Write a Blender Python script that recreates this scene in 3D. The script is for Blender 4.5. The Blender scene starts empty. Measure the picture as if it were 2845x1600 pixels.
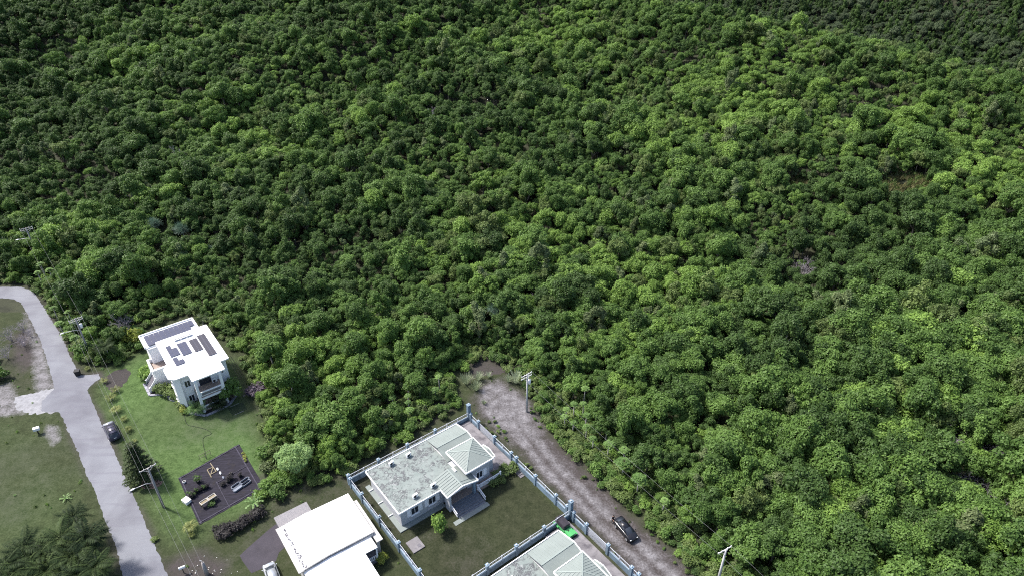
import bpy, bmesh, math, random
import numpy as np
from mathutils import Vector, Matrix

R = math.radians
random.seed(7)
rng = np.random.default_rng(11)
scene = bpy.context.scene
col = scene.collection

# ------------------------------------------------------------------ camera, sky, sun, exposure
CAM_H, PITCH, LENS = 85.0, R(33.0), 24.55
cam_d = bpy.data.cameras.new('camera')
cam_d.sensor_width = 36.0; cam_d.lens = LENS; cam_d.clip_start = 0.5; cam_d.clip_end = 4000
cam = bpy.data.objects.new('camera', cam_d); col.objects.link(cam)
cam.location = (0, 0, CAM_H); cam.rotation_euler = (math.pi / 2 - PITCH, 0, 0)
scene.camera = cam

SUN_AZ = (-0.80, 0.36)            # horizontal direction towards the sun
SUN_EL = R(52)
world = bpy.data.worlds.new('World'); scene.world = world; world.use_nodes = True
wn = world.node_tree.nodes; wl = world.node_tree.links
bg = wn['Background']; sky = wn.new('ShaderNodeTexSky'); sky.sky_type = 'NISHITA'; sky.sun_disc = False
sky.sun_elevation = SUN_EL; sky.sun_rotation = math.atan2(SUN_AZ[0], SUN_AZ[1])
sky.air_density = 1.0; sky.dust_density = 3.0; sky.ozone_density = 1.0
bg.inputs['Strength'].default_value = 0.12
wl.new(sky.outputs['Color'], bg.inputs['Color'])
sun_d = bpy.data.lights.new('sun', 'SUN'); sun_d.energy = 3.6; sun_d.angle = R(6); sun_d.color = (1.0, 0.965, 0.91)
sun = bpy.data.objects.new('sun', sun_d); col.objects.link(sun)
_l = math.hypot(*SUN_AZ)
_s = Vector((SUN_AZ[0] / _l * math.cos(SUN_EL), SUN_AZ[1] / _l * math.cos(SUN_EL), math.sin(SUN_EL)))
sun.rotation_euler = _s.to_track_quat('Z', 'Y').to_euler(); sun.location = (-80, 150, 200)
vs = scene.view_settings
vs.view_transform = 'Standard'; vs.look = 'None'; vs.exposure = 1.1; vs.gamma = 1.0; vs.use_curve_mapping = False
scene.cycles.use_denoising = False; scene.cycles.filter_width = 1.1
scene.cycles.max_bounces = 6; scene.cycles.diffuse_bounces = 3; scene.cycles.transmission_bounces = 3

# ------------------------------------------------------------------ survey: photo pixel (2845 x 1600) -> point on the level z
FPX = LENS / 36.0 * 2845.0
def ray(x, y):
    X = (x - 1422.5) / FPX; Y = -(y - 800.0) / FPX
    return (X, math.cos(PITCH) + Y * math.sin(PITCH), -math.sin(PITCH) + Y * math.cos(PITCH))
def P(x, y, z=0.0):
    r = ray(x, y); t = (CAM_H - z) / -r[2]
    return Vector((r[0] * t, r[1] * t, z))
def P2(x, y, z=0.0):
    p = P(x, y, z); return (p.x, p.y)

# ------------------------------------------------------------------ terrain
def ramp(t, w):
    t = np.maximum(t, 0.0)
    return np.where(t < w, t * t / (2 * w), t - w / 2)
def wav(x, y, s, a, b):
    return np.sin(x / s + a + 0.7 * np.sin(y / (s * 1.3) + b)) * np.sin(y / (s * 0.9) + b + 0.6 * np.sin(x / (s * 1.1)))
def ridge(x, y): return x * 0.643 + y * 0.766 - 233.5      # distance past the crest of the near hill
def hz(x, y):
    x = np.asarray(x, float); y = np.asarray(y, float)
    z = 0.21 * ramp(y - 128 + 0.10 * x, 24)
    z = z + 0.12 * ramp(0.92 * x + 0.22 * (y - 90) - 46, 22)
    z = z + np.minimum(ramp(y - 140, 40) / 60, 1) * np.clip(-ridge(x, y) / 60, .25, 1) * (4.6 * wav(x, y, 27, 0.4, 1.1) + 2.3 * wav(x, y, 12.5, 2.0, 0.3))
    d = ridge(x, y)
    return z - 0.90 * ramp(d, 14) + 1.12 * ramp(d - 108, 40)
def hz1(x, y): return float(hz(x, y))

# ------------------------------------------------------------------ mesh helpers
class MB:
    def __init__(self): self.v = []; self.f = []; self.m = []
    def add(self, vs_, fs, mi=0):
        o = len(self.v); self.v += [tuple(p) for p in vs_]
        for f in fs: self.f.append(tuple(i + o for i in f)); self.m.append(mi)
        return self
    def box(self, x0, x1, y0, y1, z0, z1, mi=0):
        return self.add([(x0, y0, z0), (x1, y0, z0), (x1, y1, z0), (x0, y1, z0), (x0, y0, z1), (x1, y0, z1), (x1, y1, z1), (x0, y1, z1)],
                        [(0, 3, 2, 1), (4, 5, 6, 7), (0, 1, 5, 4), (1, 2, 6, 5), (2, 3, 7, 6), (3, 0, 4, 7)], mi)
    def bar(self, a, b, w, h, mi=0):
        a = Vector(a); b = Vector(b); d = (b - a)
        if d.length < 1e-6: return self
        d.normalize(); up = Vector((0, 0, 1)) if abs(d.z) < .98 else Vector((0, 1, 0))
        s = d.cross(up).normalized(); u = s.cross(d).normalized(); s = s * (w / 2); u = u * (h / 2)
        return self.add([a - s - u, a + s - u, a + s + u, a - s + u, b - s - u, b + s - u, b + s + u, b - s + u],
                        [(0, 1, 2, 3), (7, 6, 5, 4), (0, 4, 5, 1), (1, 5, 6, 2), (2, 6, 7, 3), (3, 7, 4, 0)], mi)
    def prism(self, poly, z0, z1, mi=0):
        n = len(poly)
        a = sum(poly[i][0] * poly[(i + 1) % n][1] - poly[(i + 1) % n][0] * poly[i][1] for i in range(n))
        if a < 0: poly = poly[::-1]
        vs_ = [(p[0], p[1], z0) for p in poly] + [(p[0], p[1], z1) for p in poly]
        fs = [tuple(range(n))[::-1], tuple(range(n, 2 * n))] + [(i, (i + 1) % n, n + (i + 1) % n, n + i) for i in range(n)]
        return self.add(vs_, fs, mi)
    def tube(self, pts, radii, n=6, mi=0, cap=True):
        pts = [Vector(p) for p in pts]; o = len(self.v)
        if not isinstance(radii, (list, tuple)): radii = [radii] * len(pts)
        for i, p in enumerate(pts):
            d = (pts[min(i + 1, len(pts) - 1)] - pts[max(i - 1, 0)]).normalized()
            up = Vector((0, 0, 1)) if abs(d.z) < .9 else Vector((1, 0, 0))
            s = d.cross(up).normalized(); u = s.cross(d).normalized()
            for k in range(n):
                t = 2 * math.pi * k / n
                self.v.append(tuple(p + (s * math.cos(t) + u * math.sin(t)) * radii[i]))
        for i in range(len(pts) - 1):
            for k in range(n):
                a = o + i * n + k; b = o + i * n + (k + 1) % n
                self.f.append((a, b, b + n, a + n)); self.m.append(mi)
        if cap:
            self.f.append(tuple(range(o, o + n))[::-1]); self.m.append(mi)
            e = o + (len(pts) - 1) * n
            self.f.append(tuple(range(e, e + n))); self.m.append(mi)
        return self
    def ball(self, c, rx, ry, rz, nu=10, nv=6, mi=0):
        o = len(self.v)
        for j in range(nv + 1):
            ph = math.pi * j / nv
            for i in range(nu):
                th = 2 * math.pi * i / nu
                self.v.append((c[0] + rx * math.sin(ph) * math.cos(th), c[1] + ry * math.sin(ph) * math.sin(th), c[2] + rz * math.cos(ph)))
        for j in range(nv):
            for i in range(nu):
                a = o + j * nu + i; b = o + j * nu + (i + 1) % nu
                self.f.append((a, a + nu, b + nu, b)); self.m.append(mi)
        return self
    def mesh(self, name, mats, smooth=False):
        me = bpy.data.meshes.new(name); me.from_pydata(self.v, [], self.f)
        if not isinstance(mats, (list, tuple)): mats = [mats]
        for m in mats: me.materials.append(m)
        me.polygons.foreach_set('material_index', self.m)
        if smooth: me.polygons.foreach_set('use_smooth', [True] * len(self.f))
        me.update(); return me
    def build(self, name, mats, parent=None, smooth=False, **kw):
        return link(name, self.mesh(name, mats, smooth), parent, **kw)
def link(name, data, parent=None, loc=None, label=None, cat=None, group=None, kind=None):
    o = bpy.data.objects.new(name, data); col.objects.link(o)
    if parent is not None: o.parent = parent
    if loc is not None: o.location = loc
    return tag(o, label, cat, group, kind)
def tag(o, label=None, cat=None, group=None, kind=None):
    if label: o['label'] = label
    if cat: o['category'] = cat
    if group: o['group'] = group
    if kind: o['kind'] = kind
    return o
def thing(name, label, cat, loc=(0, 0, 0), rz=0.0, group=None, scale=1.0):
    o = link(name, None, None, loc, label, cat, group); o.rotation_euler = (0, 0, rz)
    o.scale = (scale, scale, scale); o.empty_display_size = .3
    return o
def copy_tree(src, loc, rz=0.0, scale=1.0, label=None, group=None):
    r = src.copy(); col.objects.link(r); r.location = loc; r.rotation_euler = (0, 0, rz); r.scale = (scale,) * 3
    if label: r['label'] = label
    if group: r['group'] = group
    for c in src.children:
        k = c.copy(); col.objects.link(k); k.parent = r
        for g in c.children:
            s = g.copy(); col.objects.link(s); s.parent = k
    return r

# ------------------------------------------------------------------ materials
def new_mat(name):
    m = bpy.data.materials.new(name); m.use_nodes = True
    nt = m.node_tree; return m, nt.nodes, nt.links, nt.nodes['Principled BSDF']
def noise_node(nd, lk, scale, detail=4, rough=.55, vec=None, dist=0.0):
    n = nd.new('ShaderNodeTexNoise'); n.inputs['Scale'].default_value = scale; n.inputs['Detail'].default_value = detail
    n.inputs['Roughness'].default_value = rough; n.inputs['Distortion'].default_value = dist
    if vec is not None: lk.new(vec, n.inputs['Vector'])
    return n
def ramp_node(nd, lk, fac, stops, interp='LINEAR'):
    r = nd.new('ShaderNodeValToRGB'); r.color_ramp.interpolation = interp
    e = r.color_ramp.elements
    while len(e) < len(stops): e.new(.5)
    for i, (p, c) in enumerate(stops):
        e[i].position = p; e[i].color = c if len(c) == 4 else (*c, 1)
    lk.new(fac, r.inputs['Fac']); return r
def mix_node(nd, lk, fac, a, b, blend='MIX'):
    n = nd.new('ShaderNodeMix'); n.data_type = 'RGBA'; n.blend_type = blend
    for sock, val in ((n.inputs[0], fac), (n.inputs[6], a), (n.inputs[7], b)):
        if isinstance(val, (int, float)): sock.default_value = val
        elif isinstance(val, tuple): sock.default_value = val if len(val) == 4 else (*val, 1)
        else: lk.new(val, sock)
    return n.outputs[2]
def math_node(nd, lk, op, a, b=0.0, clamp=False):
    n = nd.new('ShaderNodeMath'); n.operation = op; n.use_clamp = clamp
    for s, v in ((n.inputs[0], a), (n.inputs[1], b)):
        if isinstance(v, (int, float)): s.default_value = v
        else: lk.new(v, s)
    return n.outputs[0]
def world_pos(nd):
    return nd.new('ShaderNodeNewGeometry').outputs['Position']
def plain(name, c, rough=.7, var=.25, scale=1.5, metal=0.0, spec=.3, bump=0.0, bscale=20, stain=None):
    m, nd, lk, b = new_mat(name)
    pos = nd.new('ShaderNodeTexCoord').outputs['Object']
    n = noise_node(nd, lk, scale, 5, .6, pos)
    lo = tuple(max(0, k * (1 - var)) for k in c); hi = tuple(min(1, k * (1 + var)) for k in c)
    out = ramp_node(nd, lk, n.outputs['Fac'], [(.3, lo), (.7, hi)]).outputs['Color']
    if stain:
        sc, sz, amt = stain
        n2 = noise_node(nd, lk, sz, 6, .65, pos, .6)
        f = ramp_node(nd, lk, n2.outputs['Fac'], [(.5, (0, 0, 0)), (.72, (amt, amt, amt))]).outputs['Color']
        out = mix_node(nd, lk, f, out, sc)
    lk.new(out, b.inputs['Base Color'])
    b.inputs['Roughness'].default_value = rough; b.inputs['Metallic'].default_value = metal
    b.inputs['Specular IOR Level'].default_value = spec
    if bump:
        n3 = noise_node(nd, lk, bscale, 4, .6, pos)
        bp = nd.new('ShaderNodeBump'); bp.inputs['Strength'].default_value = bump; bp.inputs['Distance'].default_value = .03
        lk.new(n3.outputs['Fac'], bp.inputs['Height']); lk.new(bp.outputs['Normal'], b.inputs['Normal'])
    return m
def foliage(name, dark, light, trans=.38, alt=None, patch=True):
    """leaf material: per-leaf and per-plant variation, slow change over the land, some light through the leaf"""
    tint = lambda c: (c[0] * 1.58, c[1] * 1.72, c[2] * 1.85)
    dark = tint(dark); light = tint(light); alt = tint(alt) if alt else None
    m, nd, lk, b = new_mat(name)
    oi = nd.new('ShaderNodeObjectInfo')
    at = nd.new('ShaderNodeAttribute'); at.attribute_name = 'lv'
    t = math_node(nd, lk, 'ADD', math_node(nd, lk, 'MULTIPLY', oi.outputs['Random'], .62), math_node(nd, lk, 'MULTIPLY', at.outputs['Fac'], .38))
    c = mix_node(nd, lk, t, dark, light)
    if patch:
        n = noise_node(nd, lk, .022, 3, .6, world_pos(nd))
        f = ramp_node(nd, lk, n.outputs['Fac'], [(.42, (0, 0, 0)), (.62, (.32, .32, .32))]).outputs['Color']
        c = mix_node(nd, lk, f, c, alt or tuple(k * s for k, s in zip(light, (.62, .78, .9))))
    lk.new(c, b.inputs['Base Color']); b.inputs['Roughness'].default_value = .55; b.inputs['Specular IOR Level'].default_value = .25
    tr = nd.new('ShaderNodeBsdfTranslucent'); lk.new(c, tr.inputs['Color'])
    mx = nd.new('ShaderNodeMixShader'); mx.inputs[0].default_value = trans
    lk.new(b.outputs[0], mx.inputs[1]); lk.new(tr.outputs[0], mx.inputs[2])
    lk.new(mx.outputs[0], nd['Material Output'].inputs['Surface'])
    return m

M = {}
M['white'] = plain('white_paint', (.80, .80, .82), .6, .03, .8)
M['white_roof'] = plain('white_roof_coating', (.84, .84, .84), .55, .02, .5)
M['cream'] = plain('cream_paint', (.44, .42, .40), .7, .10, .8, stain=((.30, .29, .29), .8, .4))
M['wall_grey'] = plain('pale_grey_render', (.42, .43, .455), .8, .06, .6, stain=((.30, .31, .33), .5, .35))
M['wall_blue'] = plain('blue_grey_paint', (.17, .235, .30), .75, .12, .7, stain=((.075, .09, .11), .9, .7))
M['concrete'] = plain('weathered_concrete', (.175, .165, .175), .9, .18, .6, bump=.2, stain=((.055, .05, .06), .45, .85))
M['concrete_dark'] = plain('damp_concrete', (.12, .115, .13), .9, .2, .5, bump=.2, stain=((.08, .075, .09), .35, .8))
M['apron'] = plain('green_grey_apron', (.19, .215, .21), .9, .12, .7, stain=((.19, .21, .21), .6, .5))
M['rail_white'] = plain('dull_white_railing', (.50, .52, .57), .6, .08, 1.0)
M['stone'] = plain('grey_kerb_stone', (.27, .27, .31), .9, .2, 2, bump=.3)
M['tile_brown'] = plain('brown_floor_tile', (.28, .22, .19), .6, .12, 2)
M['tile_grey'] = plain('grey_step_tile', (.14, .155, .18), .6, .2, 3)
M['glass'] = plain('dark_window_glass', (.03, .035, .045), .12, .2, 1, spec=.6)
M['black'] = plain('black_rubber', (.018, .018, .02), .7, .2, 3)
M['dark'] = plain('dark_interior', (.03, .028, .03), .8, .2, 2)
M['metal'] = plain('grey_galvanised_metal', (.42, .43, .45), .45, .12, 2, metal=.5)
M['pole'] = plain('pale_concrete_pole', (.42, .42, .42), .8, .12, 1.2)
M['pole_wood'] = plain('grey_wood_pole', (.27, .26, .26), .85, .2, 1.5)
M['wire'] = plain('weathered_wire', (.20, .20, .21), .6, .05, 1)
M['wood'] = plain('pale_timber', (.20, .165, .11), .8, .15, 3)
M['bark'] = plain('bark', (.13, .11, .09), .9, .25, 2.5)
M['bark_pale'] = plain('pale_bark', (.30, .28, .27), .9, .2, 2.5)
M['deadwood'] = plain('bleached_deadwood', (.30, .27, .30), .9, .15, 2)
M['tan_metal'] = plain('tan_corrugated_metal', (.30, .285, .295), .55, .06, .8)
M['drive'] = plain('dark_driveway_asphalt', (.045, .040, .050), .9, .18, .6, bump=.3)
M['mulch'] = plain('reddish_wood_chips', (.24, .15, .12), .95, .35, 6, bump=.6)
M['dirt'] = plain('dark_bare_soil', (.038, .033, .032), .95, .3, 3, bump=.5)
M['plastic_white'] = plain('white_plastic', (.78, .78, .78), .5, .04, 2)
M['trough'] = plain('blue_grey_trough_metal', (.17, .19, .235), .6, .08, 2)
M['skin'] = plain('skin', (.34, .20, .14), .6, .05, 5)
M['hair'] = plain('black_hair', (.012, .011, .011), .5, .1, 9)
M['shirt'] = plain('dark_shirt', (.030, .022, .024), .85, .2, 6)
M['shorts'] = plain('dark_trousers', (.035, .034, .042), .85, .2, 6)
M['car_black'] = plain('black_car_paint', (.010, .010, .013), .18, .05, 1, spec=.6)
M['car_grey'] = plain('grey_car_paint', (.065, .063, .092), .35, .06, 1, metal=.2)
M['car_silver'] = plain('silver_car_paint', (.36, .38, .41), .28, .05, 1, metal=.4)
M['car_green'] = plain('bright_green_car_paint', (.075, .33, .11), .35, .05, 1)
M['soft_top'] = plain('black_canvas', (.030, .026, .034), .9, .2, 3)
M['lamp_glass'] = plain('lamp_glass', (.75, .75, .72), .2, .05, 2)
M['red_glass'] = plain('red_lamp_glass', (.30, .02, .02), .25, .05, 2)
M['blue_metal'] = plain('blue_sheet_metal', (.33, .52, .66), .5, .1, 1)

def green_roof():
    m, nd, lk, b = new_mat('pale_green_roof_coating')
    pos = nd.new('ShaderNodeTexCoord').outputs['Object']
    n = noise_node(nd, lk, .8, 5, .6, pos)
    c = ramp_node(nd, lk, n.outputs['Fac'], [(.3, (.150, .180, .170)), (.7, (.200, .226, .216))]).outputs['Color']
    n2 = noise_node(nd, lk, .55, 10, .72, pos, .9)
    n4 = noise_node(nd, lk, 1.25, 9, .72, pos, 1.0)
    s = math_node(nd, lk, 'ADD', math_node(nd, lk, 'MULTIPLY', n2.outputs['Fac'], .68), math_node(nd, lk, 'MULTIPLY', n4.outputs['Fac'], .32))
    where = ramp_node(nd, lk, n2.outputs['Fac'], [(.43, (0, 0, 0)), (.53, (1, 1, 1))]).outputs['Color']
    band = math_node(nd, lk, 'ABSOLUTE', math_node(nd, lk, 'SUBTRACT', n4.outputs['Fac'], .52))
    line = ramp_node(nd, lk, band, [(.020, (1, 1, 1)), (.055, (0, 0, 0))]).outputs['Color']
    inner = ramp_node(nd, lk, n4.outputs['Fac'], [(.58, (0, 0, 0)), (.60, (1, 1, 1))]).outputs['Color']
    c = mix_node(nd, lk, math_node(nd, lk, 'MULTIPLY', math_node(nd, lk, 'MULTIPLY', inner, where), .7), c, (.30, .30, .30))
    c = mix_node(nd, lk, math_node(nd, lk, 'MULTIPLY', math_node(nd, lk, 'MULTIPLY', line, where), .92), c, (.045, .045, .052))
    f = ramp_node(nd, lk, s, [(.56, (0, 0, 0)), (.60, (.8, .8, .8))]).outputs['Color']
    c = mix_node(nd, lk, f, c, (.075, .075, .085))
    lk.new(c, b.inputs['Base Color']); b.inputs['Roughness'].default_value = .75
    return m
M['green_roof'] = green_roof()
M['green_metal'] = plain('pale_green_roof_sheet', (.188, .215, .206), .65, .07, .7, stain=((.12, .14, .13), .8, .25))
M['green_rib'] = plain('green_roof_rib', (.225, .26, .245), .55, .05, .7)

def solar(name, c):
    m, nd, lk, b = new_mat(name)
    uv = nd.new('ShaderNodeTexCoord').outputs['Generated']
    br = nd.new('ShaderNodeTexBrick'); lk.new(uv, br.inputs['Vector'])
    br.offset = 0; br.inputs['Scale'].default_value = 1.0; br.inputs['Brick Width'].default_value = .25; br.inputs['Row Height'].default_value = .125
    br.inputs['Mortar Size'].default_value = .012; br.inputs['Color1'].default_value = (*c, 1); br.inputs['Color2'].default_value = (*[k * 1.15 for k in c], 1)
    br.inputs['Mortar'].default_value = (*[min(1, k * 2.2) for k in c], 1)
    lk.new(br.outputs['Color'], b.inputs['Base Color']); b.inputs['Roughness'].default_value = .5; b.inputs['Specular IOR Level'].default_value = .25
    return m
M['solar_blue'] = solar('blue_grey_solar_cells', (.030, .034, .062))
M['solar_brown'] = solar('dark_solar_cells', (.026, .025, .036))

def ground_mat(name, track=False):
    m, nd, lk, b = new_mat(name)
    pos = world_pos(nd)
    a = nd.new('ShaderNodeAttribute'); a.attribute_name = 'msk'
    sp = nd.new('ShaderNodeSeparateColor'); lk.new(a.outputs['Color'], sp.inputs['Color'])
    big = noise_node(nd, lk, .16, 6, .65, pos, .6); mid = noise_node(nd, lk, .7, 6, .7, pos); fine = noise_node(nd, lk, 3.5, 5, .7, pos)
    det = math_node(nd, lk, 'ADD', math_node(nd, lk, 'MULTIPLY', mid.outputs['Fac'], .5), math_node(nd, lk, 'MULTIPLY', fine.outputs['Fac'], .5))
    g = mix_node(nd, lk, big.outputs['Fac'], (.028, .031, .016), (.018, .031, .011))
    g = mix_node(nd, lk, ramp_node(nd, lk, det, [(.38, (0, 0, 0)), (.64, (1, 1, 1))]).outputs['Color'], g, (.050, .057, .030))
    lush = mix_node(nd, lk, ramp_node(nd, lk, det, [(.36, (0, 0, 0)), (.62, (1, 1, 1))]).outputs['Color'], (.028, .060, .014), (.098, .155, .054))
    def msk(ch, k=.9, w=.14):
        s = math_node(nd, lk, 'ADD', sp.outputs[ch], math_node(nd, lk, 'MULTIPLY', math_node(nd, lk, 'SUBTRACT', det, .5), k))
        return ramp_node(nd, lk, s, [(.5 - w, (0, 0, 0)), (.5 + w, (1, 1, 1))]).outputs['Color']
    c = mix_node(nd, lk, msk('Red', .9, .45), g, lush)
    dk = nd.new('ShaderNodeMath'); dk.operation = 'MULTIPLY'; lk.new(a.outputs['Alpha'], dk.inputs[0]); dk.inputs[1].default_value = .8
    c = mix_node(nd, lk, dk.outputs[0], c, mix_node(nd, lk, big.outputs['Fac'], mix_node(nd, lk, ramp_node(nd, lk, det, [(.4, (0, 0, 0)), (.6, (1, 1, 1))]).outputs['Color'], (.012, .018, .007), (.030, .040, .016)), mix_node(nd, lk, ramp_node(nd, lk, det, [(.4, (0, 0, 0)), (.62, (1, 1, 1))]).outputs['Color'], (.020, .022, .013), (.052, .048, .034))))
    dirt = mix_node(nd, lk, det, (.0279, .0242, .0229), (.0775, .0670, .0670))
    c = mix_node(nd, lk, msk('Green', 1.3, .3), c, dirt)
    grav = mix_node(nd, lk, ramp_node(nd, lk, det, [(.38, (0, 0, 0)), (.64, (1, 1, 1))]).outputs['Color'], (.085, .079, .083), (.225, .217, .228))
    c = mix_node(nd, lk, msk('Blue', 1.5, .3), c, grav)
    lk.new(c, b.inputs['Base Color']); b.inputs['Roughness'].default_value = .95; b.inputs['Specular IOR Level'].default_value = .1
    bp = nd.new('ShaderNodeBump'); bp.inputs['Strength'].default_value = .8; bp.inputs['Distance'].default_value = .12
    lk.new(det, bp.inputs['Height']); lk.new(bp.outputs['Normal'], b.inputs['Normal'])
    return m
M['ground'] = ground_mat('grass_and_soil')
M['forest_floor'] = plain('forest_floor', (.030, .033, .018), .95, .5, .25)
def road_mat():
    m, nd, lk, b = new_mat('worn_pale_asphalt')
    pos = world_pos(nd)
    big = noise_node(nd, lk, .10, 4, .6, pos, .5); mid = noise_node(nd, lk, .8, 6, .7, pos); fine = noise_node(nd, lk, 9, 3, .6, pos)
    c = ramp_node(nd, lk, big.outputs['Fac'], [(.34, (.085, .085, .104)), (.60, (.172, .180, .203))]).outputs['Color']
    c = mix_node(nd, lk, math_node(nd, lk, 'MULTIPLY', mid.outputs['Fac'], .5), c, (.115, .112, .132))
    c = mix_node(nd, lk, math_node(nd, lk, 'MULTIPLY', fine.outputs['Fac'], .18), c, (.225, .23, .262))
    sc_ = nd.new('ShaderNodeMapping'); sc_.inputs['Rotation'].default_value = (0, 0, R(-50)); sc_.inputs['Scale'].default_value = (.12, 1.0, 1); lk.new(pos, sc_.inputs['Vector'])
    st = noise_node(nd, lk, .9, 6, .65, sc_.outputs['Vector'])
    c = mix_node(nd, lk, ramp_node(nd, lk, st.outputs['Fac'], [(.52, (0, 0, 0)), (.70, (.55, .55, .55))]).outputs['Color'], c, (.105, .10, .128))
    vo = nd.new('ShaderNodeTexVoronoi'); vo.feature = 'DISTANCE_TO_EDGE'; vo.inputs['Scale'].default_value = .28; lk.new(noise_node(nd, lk, .6, 4, .6, pos).outputs['Color'], vo.inputs['Vector'])
    c = mix_node(nd, lk, ramp_node(nd, lk, vo.outputs['Distance'], [(.0, (.4, .4, .4)), (.012, (0, 0, 0))]).outputs['Color'], c, (.06, .058, .07))
    lk.new(c, b.inputs['Base Color']); b.inputs['Roughness'].default_value = .9
    return m
M['road'] = road_mat()

LEAF = dict(
    deep=foliage('deep_green_leaves', (.022, .040, .010), (.066, .108, .024), alt=(.040, .062, .018)),
    mid=foliage('mid_green_leaves', (.032, .060, .012), (.104, .160, .034), alt=(.058, .092, .024)),
    olive=foliage('olive_green_leaves', (.040, .058, .015), (.118, .150, .042), alt=(.066, .086, .028)),
    bright=foliage('bright_green_leaves', (.050, .088, .014), (.160, .228, .046), alt=(.092, .138, .032)),
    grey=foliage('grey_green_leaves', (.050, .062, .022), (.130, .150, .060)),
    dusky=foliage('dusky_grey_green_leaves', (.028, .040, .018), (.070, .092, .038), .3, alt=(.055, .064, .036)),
    yellow=foliage('yellow_green_leaves', (.085, .105, .014), (.235, .235, .045), patch=False),
    purple=foliage('purple_leaves', (.035, .030, .030), (.085, .060, .075), patch=False),
    hedge=foliage('dark_hedge_leaves', (.012, .010, .011), (.034, .028, .026), patch=False),
    palm=foliage('palm_fronds', (.007, .014, .005), (.048, .066, .020), patch=False),
    palm_yellow=foliage('yellow_palm_fronds', (.09, .10, .026), (.24, .235, .085), patch=False),
    lime=foliage('lime_green_leaves', (.065, .110, .030), (.185, .250, .090), patch=False),
    papaya=foliage('papaya_leaves', (.045, .085, .020), (.150, .215, .060), patch=False),
    pine=foliage('pine_needles', (.016, .028, .010), (.050, .066, .022), patch=False),
    teal=foliage('blue_green_strap_leaves', (.035, .060, .038), (.090, .130, .090), patch=False),
    straw=foliage('pale_grass_blades', (.12, .14, .07), (.30, .31, .20), patch=False),
    weed=foliage('weedy_green_leaves', (.036, .058, .014), (.110, .136, .038), patch=False),
)

# ------------------------------------------------------------------ terrain sheet
def grid_mesh(name, xs, ys, zf, mat, msk=None):
    X, Y = np.meshgrid(xs, ys); Z = zf(X, Y)
    nx, ny = len(xs), len(ys)
    me = bpy.data.meshes.new(name)
    idx = np.arange(nx * ny).reshape(ny, nx)
    q = np.stack([idx[:-1, :-1], idx[:-1, 1:], idx[1:, 1:], idx[1:, :-1]], -1).reshape(-1, 4)
    me.vertices.add(nx * ny); me.vertices.foreach_set('co', np.stack([X, Y, Z], -1).ravel())
    me.loops.add(q.size); me.loops.foreach_set('vertex_index', q.ravel())
    me.polygons.add(len(q)); me.polygons.foreach_set('loop_start', np.arange(0, q.size, 4)); me.polygons.foreach_set('loop_total', np.full(len(q), 4))
    me.update(calc_edges=True); me.materials.append(mat)
    me.polygons.foreach_set('use_smooth', np.ones(len(q), bool))
    if msk is not None:
        a = me.attributes.new('msk', 'FLOAT_COLOR', 'POINT'); a.data.foreach_set('color', msk(X, Y).astype(np.float32).ravel())
    return me
link('terrain', grid_mesh('terrain', np.arange(-460, 661, 5.0), np.arange(-40, 801, 5.0), lambda x, y: hz(x, y) - .03, M['forest_floor']), kind='structure')

def in_poly(px, py, poly):
    c = np.zeros(px.shape, bool); n = len(poly)
    for i in range(n):
        x0, y0 = poly[i]; x1, y1 = poly[(i + 1) % n]
        if y0 == y1: continue
        c ^= ((y0 > py) != (y1 > py)) & (px < (x1 - x0) * (py - y0) / (y1 - y0) + x0)
    return c
def seg_dist(px, py, pts, closed=False):
    d = np.full(px.shape, 1e9); n = len(pts)
    for i in range(n if closed else n - 1):
        ax, ay = pts[i]; bx, by = pts[(i + 1) % n]; dx, dy = bx - ax, by - ay
        t = np.clip(((px - ax) * dx + (py - ay) * dy) / (dx * dx + dy * dy + 1e-9), 0, 1)
        d = np.minimum(d, np.hypot(px - ax - t * dx, py - ay - t * dy))
    return d
def soft(px, py, poly, w):
    s = seg_dist(px, py, poly, True); s = np.where(in_poly(px, py, poly), s, -s)
    return np.clip(.5 + s / (2 * w), 0, 1)

# open (treeless) land, as surveyed
OPEN = [P2(*p) for p in [(-260, 770), (0, 792), (70, 790), (112, 826), (150, 890), (180, 945), (215, 1010), (255, 1022), (330, 1005), (380, 975), (392, 905),
        (525, 862), (600, 900), (672, 985), (716, 1075), (730, 1150), (752, 1215), (765, 1300), (800, 1345), (905, 1325), (962, 1314), (1050, 1266), (1160, 1208),
        (1275, 1148), (1268, 1100), (1235, 1050), (1300, 1010), (1352, 985), (1400, 1010), (1462, 1060), (1510, 1135), (1600, 1215), (1700, 1305), (1800, 1400),
        (1900, 1490), (1990, 1570), (2110, 1700), (2300, 2000), (-400, 2000)]]
LAWN = [P2(*p) for p in [(290, 1040), (395, 985), (470, 1010), (640, 1010), (690, 1110), (725, 1230), (760, 1330), (700, 1420), (560, 1480), (470, 1500), (420, 1400), (345, 1230), (285, 1110)]]
DIRTS = [[P2(*p) for p in q] for q in ([(1290, 1010), (1345, 965), (1410, 990), (1450, 1070), (1470, 1150), (1380, 1120), (1300, 1060)],
        [(30, 930), (100, 900), (120, 1000), (60, 1040), (20, 1000)], [(440, 1560), (560, 1520), (640, 1560), (620, 1640), (440, 1640)],
        [(1190, 1130), (1270, 1090), (1290, 1120), (1200, 1180), (1060, 1240), (1040, 1230)], [(640, 1330), (770, 1300), (740, 1360)])]
GRAVS = [[P2(*p) for p in q] for q in ([(-30, 1080), (30, 1060), (70, 1150), (-30, 1160)], [(130, 1180), (160, 1180), (170, 1220), (150, 1240), (120, 1200)],
        [(92, 930), (112, 930), (152, 1079), (100, 1090), (90, 1040)], [(60, 850), (75, 860), (105, 950), (85, 960)])]
YARD = [P2(*p) for p in [(975, 1345), (1301, 1165), (1780, 1640), (1240, 1700)]]
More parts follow.
